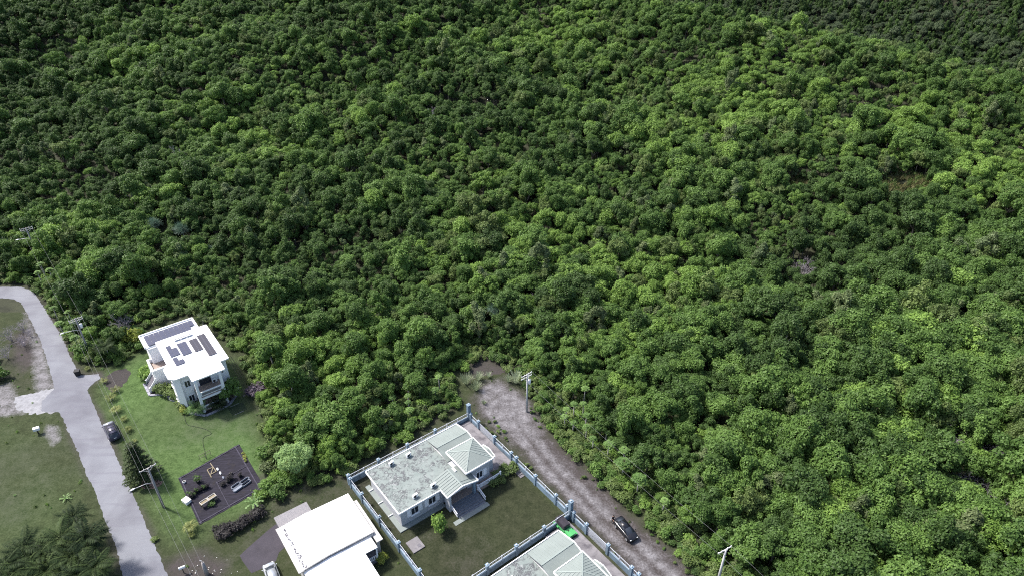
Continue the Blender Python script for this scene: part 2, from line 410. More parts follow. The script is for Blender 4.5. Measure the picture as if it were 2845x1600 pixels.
LEFTF = [P2(*p) for p in [(-200, 1180), (160, 1165), (310, 1480), (200, 1700), (-300, 1700)]]
TRACK_C = [P2(*p) for p in [(1370, 1085), (1400, 1130), (1462, 1210), (1530, 1300), (1610, 1375), (1700, 1465), (1790, 1550), (1870, 1625), (2000, 1740)]]
TRACK_E = [P2(*p) for p in [(1330, 1060), (1400, 1050), (1470, 1095), (1500, 1150), (1560, 1220), (1650, 1310), (1740, 1400), (1830, 1490), (1940, 1600), (2080, 1740),
        (1830, 1740), (1740, 1600), (1640, 1490), (1560, 1400), (1480, 1310), (1400, 1230), (1330, 1160), (1300, 1120)]]
RR = [P2(*p) for p in [(-120, 812), (-40, 800), (0, 797), (60, 797), (88, 807), (103, 824), (121, 851), (143, 890), (170, 930), (185, 966), (206, 1012), (216, 1030), (226, 1042), (275, 1038),
      (279, 1051), (252, 1070), (243, 1084), (258, 1118), (273, 1155), (283, 1179), (304, 1224), (321, 1262), (345, 1321), (373, 1380), (397, 1437), (424, 1497), (443, 1545), (466, 1597), (500, 1680), (560, 1800)]]
RL = [P2(*p) for p in [(-120, 850), (-40, 830), (0, 828), (39, 831), (58, 842), (76, 872), (94, 909), (112, 945), (121, 972), (134, 1009), (143, 1045), (152, 1079), (118, 1112), (114, 1143), (164, 1145),
      (172, 1158), (193, 1203), (221, 1266), (242, 1321), (269, 1376), (286, 1428), (300, 1466), (323, 1519), (342, 1600), (372, 1690), (420, 1800)]]
def ground_mask(X, Y):
    n1 = .22 * wav(X, Y, 3.1, .3, 1.9) + .18 * wav(X, Y, 1.3, 1.3, .2)
    r = soft(X, Y, LAWN, 3.0) * 1.0
    g = np.zeros_like(X); b = np.zeros_like(X)
    for q in DIRTS: g = np.maximum(g, soft(X, Y, q, 1.6) * .72)
    g = np.maximum(g, np.exp(-(np.minimum(seg_dist(X, Y, RR), seg_dist(X, Y, RL)) / 1.1) ** 2) * (.50 + .25 * wav(X, Y, 5, 1.7, .6)))
    for q in GRAVS: b = np.maximum(b, soft(X, Y, q, .8) * .75)
    g = np.maximum(g, .20 + .16 * wav(X, Y, 9, .7, 2.1))
    r = r * (.78 + .22 * wav(X, Y, 7, 1.1, .5)) + .25 * soft(X, Y, LEFTF, 6)
    a = np.clip(soft(X, Y, YARD, 1.0) * (.85 + .3 * wav(X, Y, 4, .2, 1.0)), 0, 1)
    return np.stack([r + n1 * .3, g + n1 * .35, b + n1 * .15, a], -1)
link('grass_ground', grid_mesh('grass_ground', np.arange(-118, 84, .5), np.arange(40, 122, .5), lambda x, y: np.maximum(hz(x, y), 0) * 1.0, M['ground'], ground_mask), kind='structure')

def rough_poly(poly, step, amp, seed):
    r = random.Random(seed); out = []
    n = len(poly)
    for i in range(n):
        a = Vector(poly[i]); b = Vector(poly[(i + 1) % n]); k = max(1, int((b - a).length / step)); nrm = Vector((-(b - a).y, (b - a).x)).normalized()
        for j in range(k):
            p = a.lerp(b, j / k) + nrm * r.gauss(0, amp * .7)
            out.append((p.x, p.y))
    return out
def smooth_pts(pts, it=2):
    for _ in range(it):
        q = [pts[0]]
        for a, b in zip(pts[:-1], pts[1:]):
            q += [tuple(.75 * k + .25 * l for k, l in zip(a, b)), tuple(.25 * k + .75 * l for k, l in zip(a, b))]
        pts = q + [pts[-1]]
    return pts
def sheet(name, poly, z, mat, **kw):
    me = bpy.data.meshes.new(name); bm = bmesh.new()
    f = bm.faces.new([bm.verts.new((p[0], p[1], z)) for p in poly]); bm.normal_update()
    if f.normal.z < 0: f.normal_flip()
    bmesh.ops.triangulate(bm, faces=bm.faces[:]); bm.to_mesh(me); bm.free(); me.materials.append(mat)
    return link(name, me, **kw)
sheet('road', rough_poly(RR + RL[::-1], .45, .10, 3), .010, M['road'], kind='structure')
M['gravel'] = plain('pale_gravel', (.23, .23, .245), .95, .25, 1.2, bump=.5, stain=((.13, .125, .13), .5, .5))
sheet('gravel_apron', rough_poly([P2(*p) for p in [(150, 1079), (100, 1089), (44, 1102), (38, 1115), (46, 1136), (80, 1151), (120, 1148), (160, 1144), (155, 1110)]], .4, .22, 5), .006, M['gravel'], kind='structure')

# dirt track sheet: same soil and grass material with its own mask, laid just above the grass
def track_mask(X, Y):
    e = soft(X, Y, TRACK_E, 2.2); d = seg_dist(X, Y, TRACK_C)
    head = np.clip(1 - np.hypot(X - P2(1400, 1130)[0], Y - P2(1400, 1130)[1]) / 13, 0, 1)
    lane = np.exp(-((d - 1.1) / 1.0) ** 2) * .78 + np.exp(-((d - 3.2) / .8) ** 2) * .3 + head * .55
    n1 = .3 * wav(X, Y, 2.7, .1, .9) + .22 * wav(X, Y, 1.1, 2.3, .4)
    return np.stack([np.zeros_like(X), np.clip(e * .95 - .08, 0, 1) + n1 * .3, np.clip(lane * e * .9, 0, .68) + n1 * .24 - .02, np.zeros_like(X)], -1)
def track_sheet():
    xs = np.arange(-14, 62, .4); ys = np.arange(40, 106, .4)
    me = grid_mesh('dirt_track', xs, ys, lambda x, y: np.maximum(hz(x, y), 0) + .006, M['ground'], track_mask)
    bm = bmesh.new(); bm.from_mesh(me)
    big = np.array([v.co[:2] for v in bm.verts]); s = seg_dist(big[:, 0], big[:, 1], TRACK_E, True); ins = in_poly(big[:, 0], big[:, 1], TRACK_E)
    dead = [v for v, a, b in zip(bm.verts, s, ins) if not b and a > 1.6]
    bmesh.ops.delete(bm, geom=dead, context='VERTS'); bm.to_mesh(me); bm.free()
    link('dirt_track', me, kind='structure')
track_sheet()
# ------------------------------------------------------------------ plants: leaf-by-leaf crowns
def leaf_mesh(name, pos, nrm, size, asp, mat, lv, extra=None, curl=.15, tang=None, woodmat=None):
    """kite-shaped leaves; extra = MB with wood in material slot 1"""
    n = len(pos)
    nrm = nrm / (np.linalg.norm(nrm, axis=1, keepdims=True) + 1e-9)
    if tang is None: tang = rng.normal(size=(n, 3))
    tang = tang - nrm * (tang * nrm).sum(1, keepdims=True); tang /= np.linalg.norm(tang, axis=1, keepdims=True) + 1e-9
    bi = np.cross(nrm, tang); s = size.reshape(-1, 1)
    a = pos - tang * s * .5; c = pos + tang * s * .5 - nrm * s * curl; b1 = pos + bi * s * asp * .5; b2 = pos - bi * s * asp * .5
    v = np.stack([a, b2, c, b1], 1).reshape(-1, 3)
    f = np.arange(4 * n).reshape(n, 4)
    me = bpy.data.meshes.new(name)
    ev = np.array(extra.v) if extra and extra.v else np.zeros((0, 3)); efs = extra.f if extra else []
    allv = np.concatenate([v, ev]); lt = np.concatenate([np.full(n, 4), np.array([len(q) for q in efs], int)]) if efs else np.full(n, 4)
    li = np.concatenate([f.ravel(), np.array([i + 4 * n for q in efs for i in q], int)]) if efs else f.ravel()
    me.vertices.add(len(allv)); me.vertices.foreach_set('co', allv.ravel())
    me.loops.add(len(li)); me.loops.foreach_set('vertex_index', li.astype(np.int32))
    me.polygons.add(len(lt)); me.polygons.foreach_set('loop_start', np.concatenate([[0], np.cumsum(lt)[:-1]]).astype(np.int32)); me.polygons.foreach_set('loop_total', lt.astype(np.int32))
    me.update(calc_edges=True); me.materials.append(mat)
    if efs:
        me.materials.append(woodmat or M['bark']); me.polygons.foreach_set('material_index', np.concatenate([np.zeros(n), np.ones(len(efs))]).astype(np.int32))
    at = me.attributes.new('lv', 'FLOAT', 'FACE'); at.data.foreach_set('value', np.concatenate([lv, np.zeros(len(efs))]).astype(np.float32))
    return me
def crown_leaves(seed, Rr, Hc, z0, nb, nleaf, lsize, rb=(.30, .50), upb=.6, flat=.8, form=0):
    """leaf positions on the shells of many small lobes that make up an uneven crown"""
    g = np.random.default_rng(seed)
    th = g.uniform(0, 2 * np.pi, nb); rr = np.sqrt(g.uniform(0, 1, nb)) * Rr * .74
    hh = z0 + Hc * (.30 + .55 * np.sqrt(np.clip(1 - (rr / Rr) ** 2, 0, 1)) * g.uniform(.30, 1.15, nb))
    if form == 1: hh = z0 + Hc * (.62 + .30 * g.uniform(-1, 1, nb) * .6 - .18 * (rr / Rr) ** 2)          # spreading, flat-topped
    if form == 2: hh = z0 + Hc * np.clip(g.uniform(.1, 1.25, nb) * (1 - .55 * rr / Rr), .05, 1.2)           # ragged, tall
    c = np.stack([rr * np.cos(th), rr * np.sin(th), hh], 1); br = g.uniform(rb[0], rb[1], nb) * Rr
    p = br ** 2 / (br ** 2).sum(); k = g.choice(nb, nleaf * 2, p=p)
    d = g.normal(size=(nleaf * 2, 3)); d[:, 2] += .25; d /= np.linalg.norm(d, axis=1, keepdims=True)
    rad = br[k] * (g.uniform(.78, 1.12, nleaf * 2) + np.where(g.uniform(size=nleaf * 2) < .22, g.exponential(.22, nleaf * 2), 0)); lump = 1 + .16 * np.sin(d[:, 0] * 7 + k) * np.sin(d[:, 1] * 6 + 2 * k) * 1.0
    pos = c[k] + d * (rad * lump).reshape(-1, 1) * np.array([1, 1, flat])
    keep = np.ones(len(pos), bool)
    for i in range(nb):
        q = (pos - c[i]) / (br[i] * .74) / np.array([1, 1, flat]); keep &= ((q ** 2).sum(1) > 1) | (k == i)
    keep &= pos[:, 2] > z0 * .55
    pos, d = pos[keep][:nleaf], d[keep][:nleaf]
    n = len(pos)
    nr = d * .7 + np.array([0, 0, upb]) + g.normal(size=(n, 3)) * .42
    return pos, nr, g.uniform(.55, 1.45, n) * lsize, g.uniform(0, 1, n), c, br
def wood(c, z0, Rr, r0, seed, nl=6):
    g = random.Random(seed); w = MB(); lean = (g.uniform(-.3, .3), g.uniform(-.3, .3))
    top = (lean[0], lean[1], z0 + .25 * Rr)
    w.tube([(0, 0, -.4), (lean[0] * .4, lean[1] * .4, z0 * .55), top], [r0 * 1.25, r0, r0 * .75], 7)
    for i in range(min(nl, len(c))):
        q = c[i]; mid = (top[0] * .5 + q[0] * .5, top[1] * .5 + q[1] * .5, top[2] * .45 + q[2] * .55 - .25)
        w.tube([top, mid, tuple(q)], [r0 * .55, r0 * .35, r0 * .12], 5)
    return w
TREES = []     # (crown mesh, trunk mesh, joined mesh, colour word)
spec = [('deep', 'dark green'), ('deep', 'dark green'), ('deep', 'dark green'), ('mid', 'mid green'), ('mid', 'mid green'), ('mid', 'mid green'), ('mid', 'mid green'),
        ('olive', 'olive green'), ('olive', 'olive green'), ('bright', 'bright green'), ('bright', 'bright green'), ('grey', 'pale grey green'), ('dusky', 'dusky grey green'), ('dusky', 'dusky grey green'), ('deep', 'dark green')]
for i, (k, w) in enumerate(spec):
    Rr = 2.7 + .25 * math.sin(i * 2.1); z0 = 1.5 + .5 * math.sin(i * 1.3)
    pos, nr, sz, lv, c, br = crown_leaves(100 + i, Rr, 4.6 + .8 * math.cos(i * 1.7), z0, (19 + i % 5) + (8 if i % 3 == 1 else 0), 4300, .30, ((.19, .38), (.15, .30), (.17, .34))[i % 3], .6, (.8, .6, .95)[i % 3], i % 3)
    wd = wood(c, z0, Rr, .16, i)
    TREES.append((leaf_mesh('crown', pos, nr, sz, .62, LEAF[k], lv), wd.mesh('trunk', M['bark'] if i % 3 else M['bark_pale'], True), leaf_mesh('forest_tree', pos, nr, sz, .62, LEAF[k], lv, wd), w))
SHRUBS = []
for i, k in enumerate(['mid', 'weed', 'deep', 'bright', 'olive', 'weed']):
    pos, nr, sz, lv, c, br = crown_leaves(200 + i, 1.1, 1.3, .15, 9, 750, .24, (.3, .5))
    w = MB()
    for j in range(4): w.tube([(0, 0, -.1), tuple(c[j] * .6), tuple(c[j])], [.04, .03, .015], 4)
    SHRUBS.append((leaf_mesh('shrub_leaves', pos, nr, sz, .6, LEAF[k], lv), w.mesh('stem', M['bark']), leaf_mesh('shrub', pos, nr, sz, .6, LEAF[k], lv, w)))

def scatter(name, meshes, pts, rot, scl, idx, kind='stuff', label=None, cat=None):
    src = bpy.data.collections.new(name + '_source')
    for i, me in enumerate(meshes): src.objects.link(bpy.data.objects.new('%s_piece_%03d' % (name, i), me))
    me = bpy.data.meshes.new(name); me.vertices.add(len(pts)); me.vertices.foreach_set('co', np.asarray(pts, float).ravel())
    for nm, ty, val in (('rot', 'FLOAT_VECTOR', rot), ('scl', 'FLOAT_VECTOR', scl)):
        a = me.attributes.new(nm, ty, 'POINT'); a.data.foreach_set('vector', np.asarray(val, np.float32).ravel())
    a = me.attributes.new('idx', 'INT', 'POINT'); a.data.foreach_set('value', np.asarray(idx, np.int32))
    o = link(name, me, label=label, cat=cat, kind=kind)
    ng = bpy.data.node_groups.new(name, 'GeometryNodeTree')
    ng.interface.new_socket('Geometry', in_out='INPUT', socket_type='NodeSocketGeometry'); ng.interface.new_socket('Geometry', in_out='OUTPUT', socket_type='NodeSocketGeometry')
    N = ng.nodes; Lk = ng.links
    gi = N.new('NodeGroupInput'); go = N.new('NodeGroupOutput')
    ci = N.new('GeometryNodeCollectionInfo'); ci.inputs['Collection'].default_value = src; ci.inputs['Separate Children'].default_value = True; ci.inputs['Reset Children'].default_value = True
    ip = N.new('GeometryNodeInstanceOnPoints'); ip.inputs['Pick Instance'].default_value = True
    def na(nm, ty):
        n = N.new('GeometryNodeInputNamedAttribute'); n.data_type = ty; n.inputs['Name'].default_value = nm
        return n.outputs['Attribute']
    e = N.new('FunctionNodeEulerToRotation'); Lk.new(na('rot', 'FLOAT_VECTOR'), e.inputs[0])
    Lk.new(gi.outputs[0], ip.inputs['Points']); Lk.new(ci.outputs[0], ip.inputs['Instance']); Lk.new(na('idx', 'INT'), ip.inputs['Instance Index'])
    Lk.new(e.outputs[0], ip.inputs['Rotation']); Lk.new(na('scl', 'FLOAT_VECTOR'), ip.inputs['Scale']); Lk.new(ip.outputs[0], go.inputs[0])
    md = o.modifiers.new('scatter', 'NODES'); md.node_group = ng
    return o

# ------------------------------------------------------------------ the forest
def project(x, y, z):
    dx, dy, dz = x, y, z - CAM_H
    cx = dx; cy = dy * math.sin(PITCH) + dz * math.cos(PITCH); cz = dy * math.cos(PITCH) - dz * math.sin(PITCH)
    return 1422.5 + FPX * cx / cz, 800 - FPX * cy / cz, cz
SP = 2.2
gx, gy = np.meshgrid(np.arange(-340, 540, SP), np.arange(38, 580, SP * .9)); gx = gx + (np.arange(gx.shape[0]) % 2 * SP * .5)[:, None]
fx = (gx + rng.uniform(-.46, .46, gx.shape) * SP).ravel(); fy = (gy + rng.uniform(-.46, .46, gy.shape) * SP).ravel()
fz = hz(fx, fy)
sx, sy, sd = project(fx, fy, fz + 4)
ok = (sd > 5) & (sx > -330) & (sx < 3180) & (sy > -130) & (sy < 1800)
ins = in_poly(fx, fy, OPEN); de = seg_dist(fx, fy, OPEN, True)
ok &= ~ins
# small clearings of dry grass and bare rock on the right-hand slope
CLEAR = [(P(2480, 585, 6), 7.0, 5.0), (P(2535, 735, 4), 3.0, 2.2), (P(2185, 560, 6), 4.5, 3.0), (P(1330, 1000), 4.0, 3.0)]
for c, rx, ry in CLEAR: ok &= (((fx - c.x) / rx) ** 2 + ((fy - c.y) / ry) ** 2) > 1
DEAD_SPOTS = [(405, 138, 5.5, 2, 1.25, 'white bare tree standing out high on the left slope'), (1190, 128, 5.5, 2, 1.15, 'thin bare tree high in the middle of the slope'), (368, 535, 5, 2, 1.2, 'leaning bare trunk on the left slope'),
        (2232, 735, 3.5, 0, 1.0, 'grey bare twiggy tree on the right slope'), (2480, 1165, 3.5, 1, 1.1, 'bare twiggy tree in the lower right forest, upper left of the group'), (2640, 1220, 3.5, 0, 1.2, 'bare twiggy tree in the lower right forest, middle of the group'),
        (2790, 1250, 3.5, 1, 1.2, 'bare twiggy tree at the right edge of the view'), (2690, 1320, 3.0, 1, 1.1, 'low bare thicket in the lower right forest'), (2760, 1400, 3.0, 0, 1.0, 'bare thicket lowest at the right edge'), (2570, 830, 3.0, 1, 1.0, 'bare twigs below the bare rock on the right slope'),
        (330, 880, 3.5, 1, 1.0, 'grey bare tree behind the street light by the bend'), (1480, 800, 4.5, 1, .9, 'whitish bare branches above the dirt track end'), (2640, 890, 3.0, 0, 1.0, 'bare twiggy tree right of the bare rock')]
PAND_SPOTS = [(503, 632, 1.0, 'spiky blue-green pandanus tree, largest on the left slope'), (425, 618, .9, 'spiky dark pandanus tree left of the largest one'), (520, 560, .7, 'spiky pandanus tree above the largest one on the left slope'), (1378, 855, .9, 'spiky pandanus tree above the end of the dirt track'), (580, 690, .6, 'small pandanus tree below right of the largest one')]
PAPAYA_SPOTS = [(1626, 1079), (1595, 1122), (1574, 1136), (1569, 1157), (1630, 1153), (1630, 1185), (1648, 1217), (1692, 1234), (1735, 1250), (1733, 1287), (1776, 1329), (1847, 1391), (1218, 1046), (1209, 1083), (1133, 1073), (1134, 1117), (1138, 1138), (1045, 1115), (1089, 1103), (905, 1196),
                (112, 734), (136, 750), (104, 757), (204, 733), (153, 825), (148, 855), (163, 898), (222, 858), (188, 866), (207, 937)]
def locate(px, py, h):
    z = h
    for _ in range(6):
        p = P(px, py, z); z = max(0.0, hz1(p.x, p.y)) + h
    return p
for px, py, h, v, sc, lb in DEAD_SPOTS:
    c = locate(px, py, h); r = 1.3 if v == 2 else 3.0
    ok &= (fx - c.x) ** 2 + (fy - c.y + (0 if v == 2 else 1.0)) ** 2 > r * r
for px, py, sc, lb in PAND_SPOTS:
    c = locate(px, py, 4.2 * sc); ok &= (fx - c.x) ** 2 + (fy - c.y + .6) ** 2 > (2.6 * sc) ** 2
cf = P(828, 1312); ok &= (fx - cf.x) ** 2 + (fy - cf.y) ** 2 > 3.9 ** 2
cf = locate(72, 634, 8.6); ok &= ((fx - cf.x) / 2.2) ** 2 + ((fy - cf.y + 2.5) / 4.0) ** 2 > 1
for px, py in PAPAYA_SPOTS:
    c = locate(px, py, 3.3); ok &= (fx - c.x) ** 2 + (fy - c.y + .5) ** 2 > 1.9 ** 2
fx, fy, fz, de = fx[ok], fy[ok], fz[ok], de[ok]; sx, sy, sd = sx[ok], sy[ok], sd[ok]
n = len(fx)
right = np.clip((fx - 20) / 40, 0, 1) * np.clip((150 - fy) / 40, 0, 1)
canopy = .57 + .12 * wav(fx, fy, 7.5, .6, 1.7) + .10 * wav(fx, fy, 19, 1.6, .2) + .22 * right
fs = canopy * np.exp(rng.normal(0, .24, n)) * np.clip(.42 + .25 * right + de / 9, .42, 1.0 + .1 * right)
fs = np.minimum(np.where(rng.uniform(size=n) < .07, fs * 1.5, fs), 1.22)
pat = wav(fx, fy, 21, 1.2, .4) + .6 * wav(fx, fy, 9, .2, 1.4) + rng.normal(0, .75, n)
warm = np.clip((fx + 60) / 160, -.6, 1.0) * .55
hill = np.clip((fy - 135) / 50, 0, 1) * np.clip((fx + 10) / 70, 0, 1)
t = pat * 1.1 + warm - 1.0 * right + .55 * hill - .25  # biases leaf colour to paint in light: darker lower right, brighter hill
fi = np.where(t < -.55, rng.integers(0, 3, n), np.where(t < .75, rng.integers(3, 7, n), np.where(t < 1.0, rng.integers(7, 9, n), rng.integers(9, 11, n))))
fi = np.where(rng.uniform(size=n) < .02, 11, fi)
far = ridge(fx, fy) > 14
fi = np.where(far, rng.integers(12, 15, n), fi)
frot = np.stack([rng.normal(0, .06, n), rng.normal(0, .06, n), rng.uniform(0, 6.283, n)], 1)
fscl = np.stack([fs * rng.uniform(.88, 1.14, n), fs * rng.uniform(.88, 1.14, n), fs * rng.uniform(.95, 1.45, n)], 1)
inview = (sx > -20) & (sx < 2865) & (sy > -20) & (sy < 1625)
order = np.argsort(np.where(inview, -fs / sd, 1e9)); near = order[:300]; rest = order[300:]
scatter('forest', [t_[2] for t_ in TREES], np.stack([fx, fy, fz], 1)[rest], frot[rest], fscl[rest], fi[rest], 'stuff', 'dense tropical forest covering the hillside behind the houses', 'forest')
LANDMARKS = [(1465, 1000, 'behind the concrete pole at the track end'), (1330, 960, 'above the bare soil at the track end'), (1560, 1010, 'above the top of the papaya row'), (1660, 1130, 'right of the papaya row'),
    (1800, 1270, 'right of the lower papaya row'), (1900, 1400, 'between the wires and the lower forest'), (2030, 1480, 'beside the cut pole at the bottom'), (2160, 1570, 'at the bottom edge right of the cut pole'),
    (2400, 1560, 'at the bottom edge of the right-hand forest'), (2700, 1560, 'in the bottom right corner'), (2760, 1330, 'at the right edge among the bare thickets'), (2550, 1300, 'left of the bare thickets'),
    (2300, 1380, 'in the middle of the lower right forest'), (2100, 1250, 'on the slope right of the wires'), (1900, 1120, 'on the slope above the papaya row'), (2400, 1120, 'above the bare thickets'), (2700, 1080, 'at the right edge above the bare thickets'),
    (1700, 950, 'on the slope above the track'), (2000, 950, 'in the middle of the right slope'), (1150, 1000, 'in the thicket above the flat-topped papaya'), (1000, 1180, 'in the thicket behind the blue wall'), (1120, 1170, 'close behind the blue back wall'),
    (880, 1150, 'above the feathery tree'), (760, 1120, 'at the lawn edge right of the white house'), (680, 980, 'behind the right corner of the white house'), (500, 850, 'behind the rear roof of the white house'), (330, 930, 'between the road palm and the white house'),
    (170, 900, 'at the outer edge of the road bend'), (90, 720, 'near the far left pole'), (240, 800, 'above the street light at the bend'), (850, 1000, 'in the middle of the central thicket'), (950, 900, 'high in the central thicket'),
    (2250, 1060, 'on the right slope left of centre'), (2400, 980, 'below the bare rock'), (2560, 1000, 'right of the bare rock'), (2780, 950, 'at the right edge, upper part'), (2800, 1150, 'beside the right-edge bare tree'),
    (2600, 1420, 'below the bare thickets'), (2250, 1250, 'midway between wires and bare thickets'), (2400, 1240, 'just left of the upper bare tree'), (2100, 1400, 'above the cut pole'), (2800, 1480, 'at the right edge, lowest part')]
rows = []
for i in near:
    i = int(i); word = TREES[int(fi[i])][3]
    sw = 'tall' if fs[i] > .92 else ('medium' if fs[i] > .72 else 'small')
    lm = min(LANDMARKS, key=lambda q: (q[0] - sx[i]) ** 2 + (1.4 * (q[1] - sy[i])) ** 2)[2]
    rows.append((i, '%s %s tree %s' % (sw, word, lm)))
byl = {}
for i, lb in rows: byl.setdefault(lb, []).append(i)
for lb, ids in byl.items():
    ids.sort(key=lambda k: sx[k])
    names = {1: [''], 2: [', left one', ', right one'], 3: [', left one', ', middle one', ', right one'], 4: [', leftmost', ', second from left', ', second from right', ', rightmost']}.get(len(ids), [', %s from left' % w_ for w_ in ('first', 'second', 'third', 'fourth', 'fifth', 'sixth', 'seventh', 'eighth', 'ninth', 'tenth', 'eleventh', 'twelfth')][:len(ids)] if len(ids) < 13 else [''] * len(ids))
    for i, suf in zip(ids, names):
        cr, tk, _, word = TREES[int(fi[i])]
        t_ = link('forest_tree', None, None, (fx[i], fy[i], fz[i]), lb + suf, 'tree', 'broadleaf trees of the forest' if len(ids) < 13 else lb)
        t_.rotation_euler = tuple(frot[i]); t_.scale = tuple(fscl[i])
        link('trunk', tk, t_); link('crown', cr, t_)

# undergrowth along the forest edge and on the bare slopes
ux, uy = np.meshgrid(np.arange(-120, 80, 1.15), np.arange(40, 150, 1.15))
ux = (ux + rng.uniform(-.5, .5, ux.shape)).ravel(); uy = (uy + rng.uniform(-.5, .5, uy.shape)).ravel()
iu = in_poly(ux, uy, OPEN); du = seg_dist(ux, uy, OPEN, True); du = np.where(iu, -du, du)
psx, psy, _ = project(ux, uy, 0)
LOWSTRIP = [P2(*p) for p in [(1480, 1090), (1530, 1080), (1600, 1130), (1680, 1210), (1790, 1320), (1880, 1410), (1980, 1500), (2080, 1610), (1935, 1610), (1840, 1505), (1740, 1412), (1645, 1322), (1550, 1225), (1480, 1130)]]
strip = in_poly(ux, uy, LOWSTRIP)
trk = seg_dist(ux, uy, TRACK_C)
keep = ((du > -1.0) & (du < 9) & (rng.uniform(size=len(ux)) < .8)) | (strip & (rng.uniform(size=len(ux)) < .85))
TRK_FREE = seg_dist(ux, uy, TRACK_C) > 3.9
keep &= TRK_FREE & ~((psx > 1000) & (psx < 1310) & (psy > 1155) & (du < 0.4)) & ~((psx < 330) & (du < .3))
weedy = (trk > 2.6) & (trk < 6.2) & iu & (wav(ux, uy, 2.3, .5, 1.2) + rng.normal(0, .35, len(ux)) > .25) & ~in_poly(ux, uy, YARD) & (seg_dist(ux, uy, YARD, True) > .5) & (uy < 92)
keep2 = keep | weedy; us = np.where(keep, rng.uniform(.45, 1.15, len(ux)), rng.uniform(.15, .42, len(ux)))[keep2]
ux, uy = ux[keep2], uy[keep2]; n = len(ux)
scatter('undergrowth', [s[2] for s in SHRUBS], np.stack([ux, uy, np.maximum(hz(ux, uy), 0)], 1), np.stack([rng.normal(0, .1, n), rng.normal(0, .1, n), rng.uniform(0, 6.28, n)], 1),
        np.stack([us, us, us * rng.uniform(.6, 1.15, n)], 1), rng.choice(6, n, p=[.2, .3, .1, .12, .18, .1]), 'stuff', 'low weedy undergrowth along the forest edge', 'undergrowth')

# grass tussocks and weeds on the open ground (too many to count)
def tuft_mesh(name, seed, mat, nbl=26, h=.35, spread=.25):
    g = np.random.default_rng(seed); a = g.uniform(0, 6.283, nbl); r = np.sqrt(g.uniform(0, 1, nbl)) * spread
    pos = np.stack([r * np.cos(a), r * np.sin(a), h * g.uniform(.3, .6, nbl)], 1)
    tg = np.stack([np.cos(a) * .5, np.sin(a) * .5, np.ones(nbl)], 1); nr = np.stack([np.cos(a), np.sin(a), np.full(nbl, .2)], 1) + g.normal(size=(nbl, 3)) * .3
    return leaf_mesh(name, pos, nr, h * g.uniform(.8, 1.4, nbl), .16, mat, g.uniform(0, 1, nbl), None, .2, tg)
TUFTS = [tuft_mesh('tuft', 300 + i, LEAF[k]) for i, k in enumerate(['weed', 'lime', 'bright', 'weed'])]
m_ = 1600
tx = rng.uniform(-112, 60, m_); ty = rng.uniform(48, 118, m_)
it = in_poly(tx, ty, OPEN) & ~in_poly(tx, ty, [tuple(p) for p in (RR + RL[::-1])])
dens = .5 + .5 * wav(tx, ty, 6, .4, .9)
it &= (rng.uniform(size=m_) < dens * .8) & (seg_dist(tx, ty, TRACK_C) > 2.2)
O2 = Vector((-16.10, 66.76, 0)); A2 = R(38)
lx = (tx - O2.x) * math.cos(A2) + (ty - O2.y) * math.sin(A2); ly = -(tx - O2.x) * math.sin(A2) + (ty - O2.y) * math.cos(A2)
it &= ~((lx > -3) & (lx < 21) & (ly < 12.5))
it &= ~in_poly(tx, ty, LAWN) & ~in_poly(tx, ty, [P2(*p) for p in [(740, 1440), (655, 1540), (695, 1605), (770, 1600), (1000, 1640), (1010, 1440), (940, 1370)]])
tx, ty = tx[it], ty[it]; n = len(tx); ts_ = rng.uniform(.5, 1.2, n)
scatter('grass_tussocks', TUFTS, np.stack([tx, ty, np.zeros(n)], 1), np.stack([np.zeros(n), np.zeros(n), rng.uniform(0, 6.28, n)], 1), np.stack([ts_] * 3, 1), rng.integers(0, 4, n), 'stuff', 'scattered grass tussocks on the open ground', 'grass')

# ---- palms
def frond(w_pos, base, az, length, lift, droop, nl, lw, rach=None):
    pts = []
    for k in range(9):
        t_ = k / 8; r = length * t_ * (1 - .12 * t_); z = lift * t_ * length - droop * length * t_ * t_
        pts.append(Vector((base[0] + r * math.cos(az), base[1] + r * math.sin(az), base[2] + z)))
    if rach is not None: rach.tube(pts[::2], [.035, .03, .024, .016, .006], 4, 1)
    for k in range(nl):
        t_ = .12 + .88 * k / (nl - 1); f = t_ * 8; i = min(7, int(f)); p = pts[i].lerp(pts[i + 1], f - i); d = (pts[i + 1] - pts[i]).normalized()
        s = d.cross(Vector((0, 0, 1))).normalized(); ll = lw * (math.sin(math.pi * min(1, .15 + t_ * .85)) * .8 + .2)
        for sg in (-1, 1):
            tg = (s * sg * .85 + d * .5 + Vector((0, 0, -.35 + random.uniform(-.15, .15)))).normalized()
            w_pos.append((p + tg * ll * .5, d.cross(tg) * sg * (1 if sg > 0 else 1), tg, ll))
def palm_mesh(seed, nf, length, lw, mat, lift=(.1, .9), droop=(.5, .8), nl=20, base=(0, 0, 0)):
    random.seed(seed); ls = []; rc = MB()
    for k in range(nf):
        az = k * 2.399 + random.uniform(-.25, .25); lf = lift[0] + (lift[1] - lift[0]) * (k / nf) + random.uniform(-.08, .08)
        frond(ls, base, az, length * random.uniform(.8, 1.1), lf, random.uniform(*droop), nl, lw, rc)
    pos = np.array([tuple(l[0]) for l in ls]); nr = np.array([tuple(l[1]) for l in ls]); tg = np.array([tuple(l[2]) for l in ls]); sz = np.array([l[3] for l in ls])
    nr = np.where(nr[:, 2:3] < 0, -nr, nr)
    rc.m = [1] * len(rc.f)
    me = leaf_mesh('fronds', pos, nr, sz, .17, mat, np.random.default_rng(seed).uniform(0, 1, len(pos)), rc, .25, tg, mat)
    return me
COCO = [palm_mesh(40 + i, 23, 3.0, .74, LEAF['palm'], (-.05, 1.0), (.38, .62), 22) for i in range(3)]
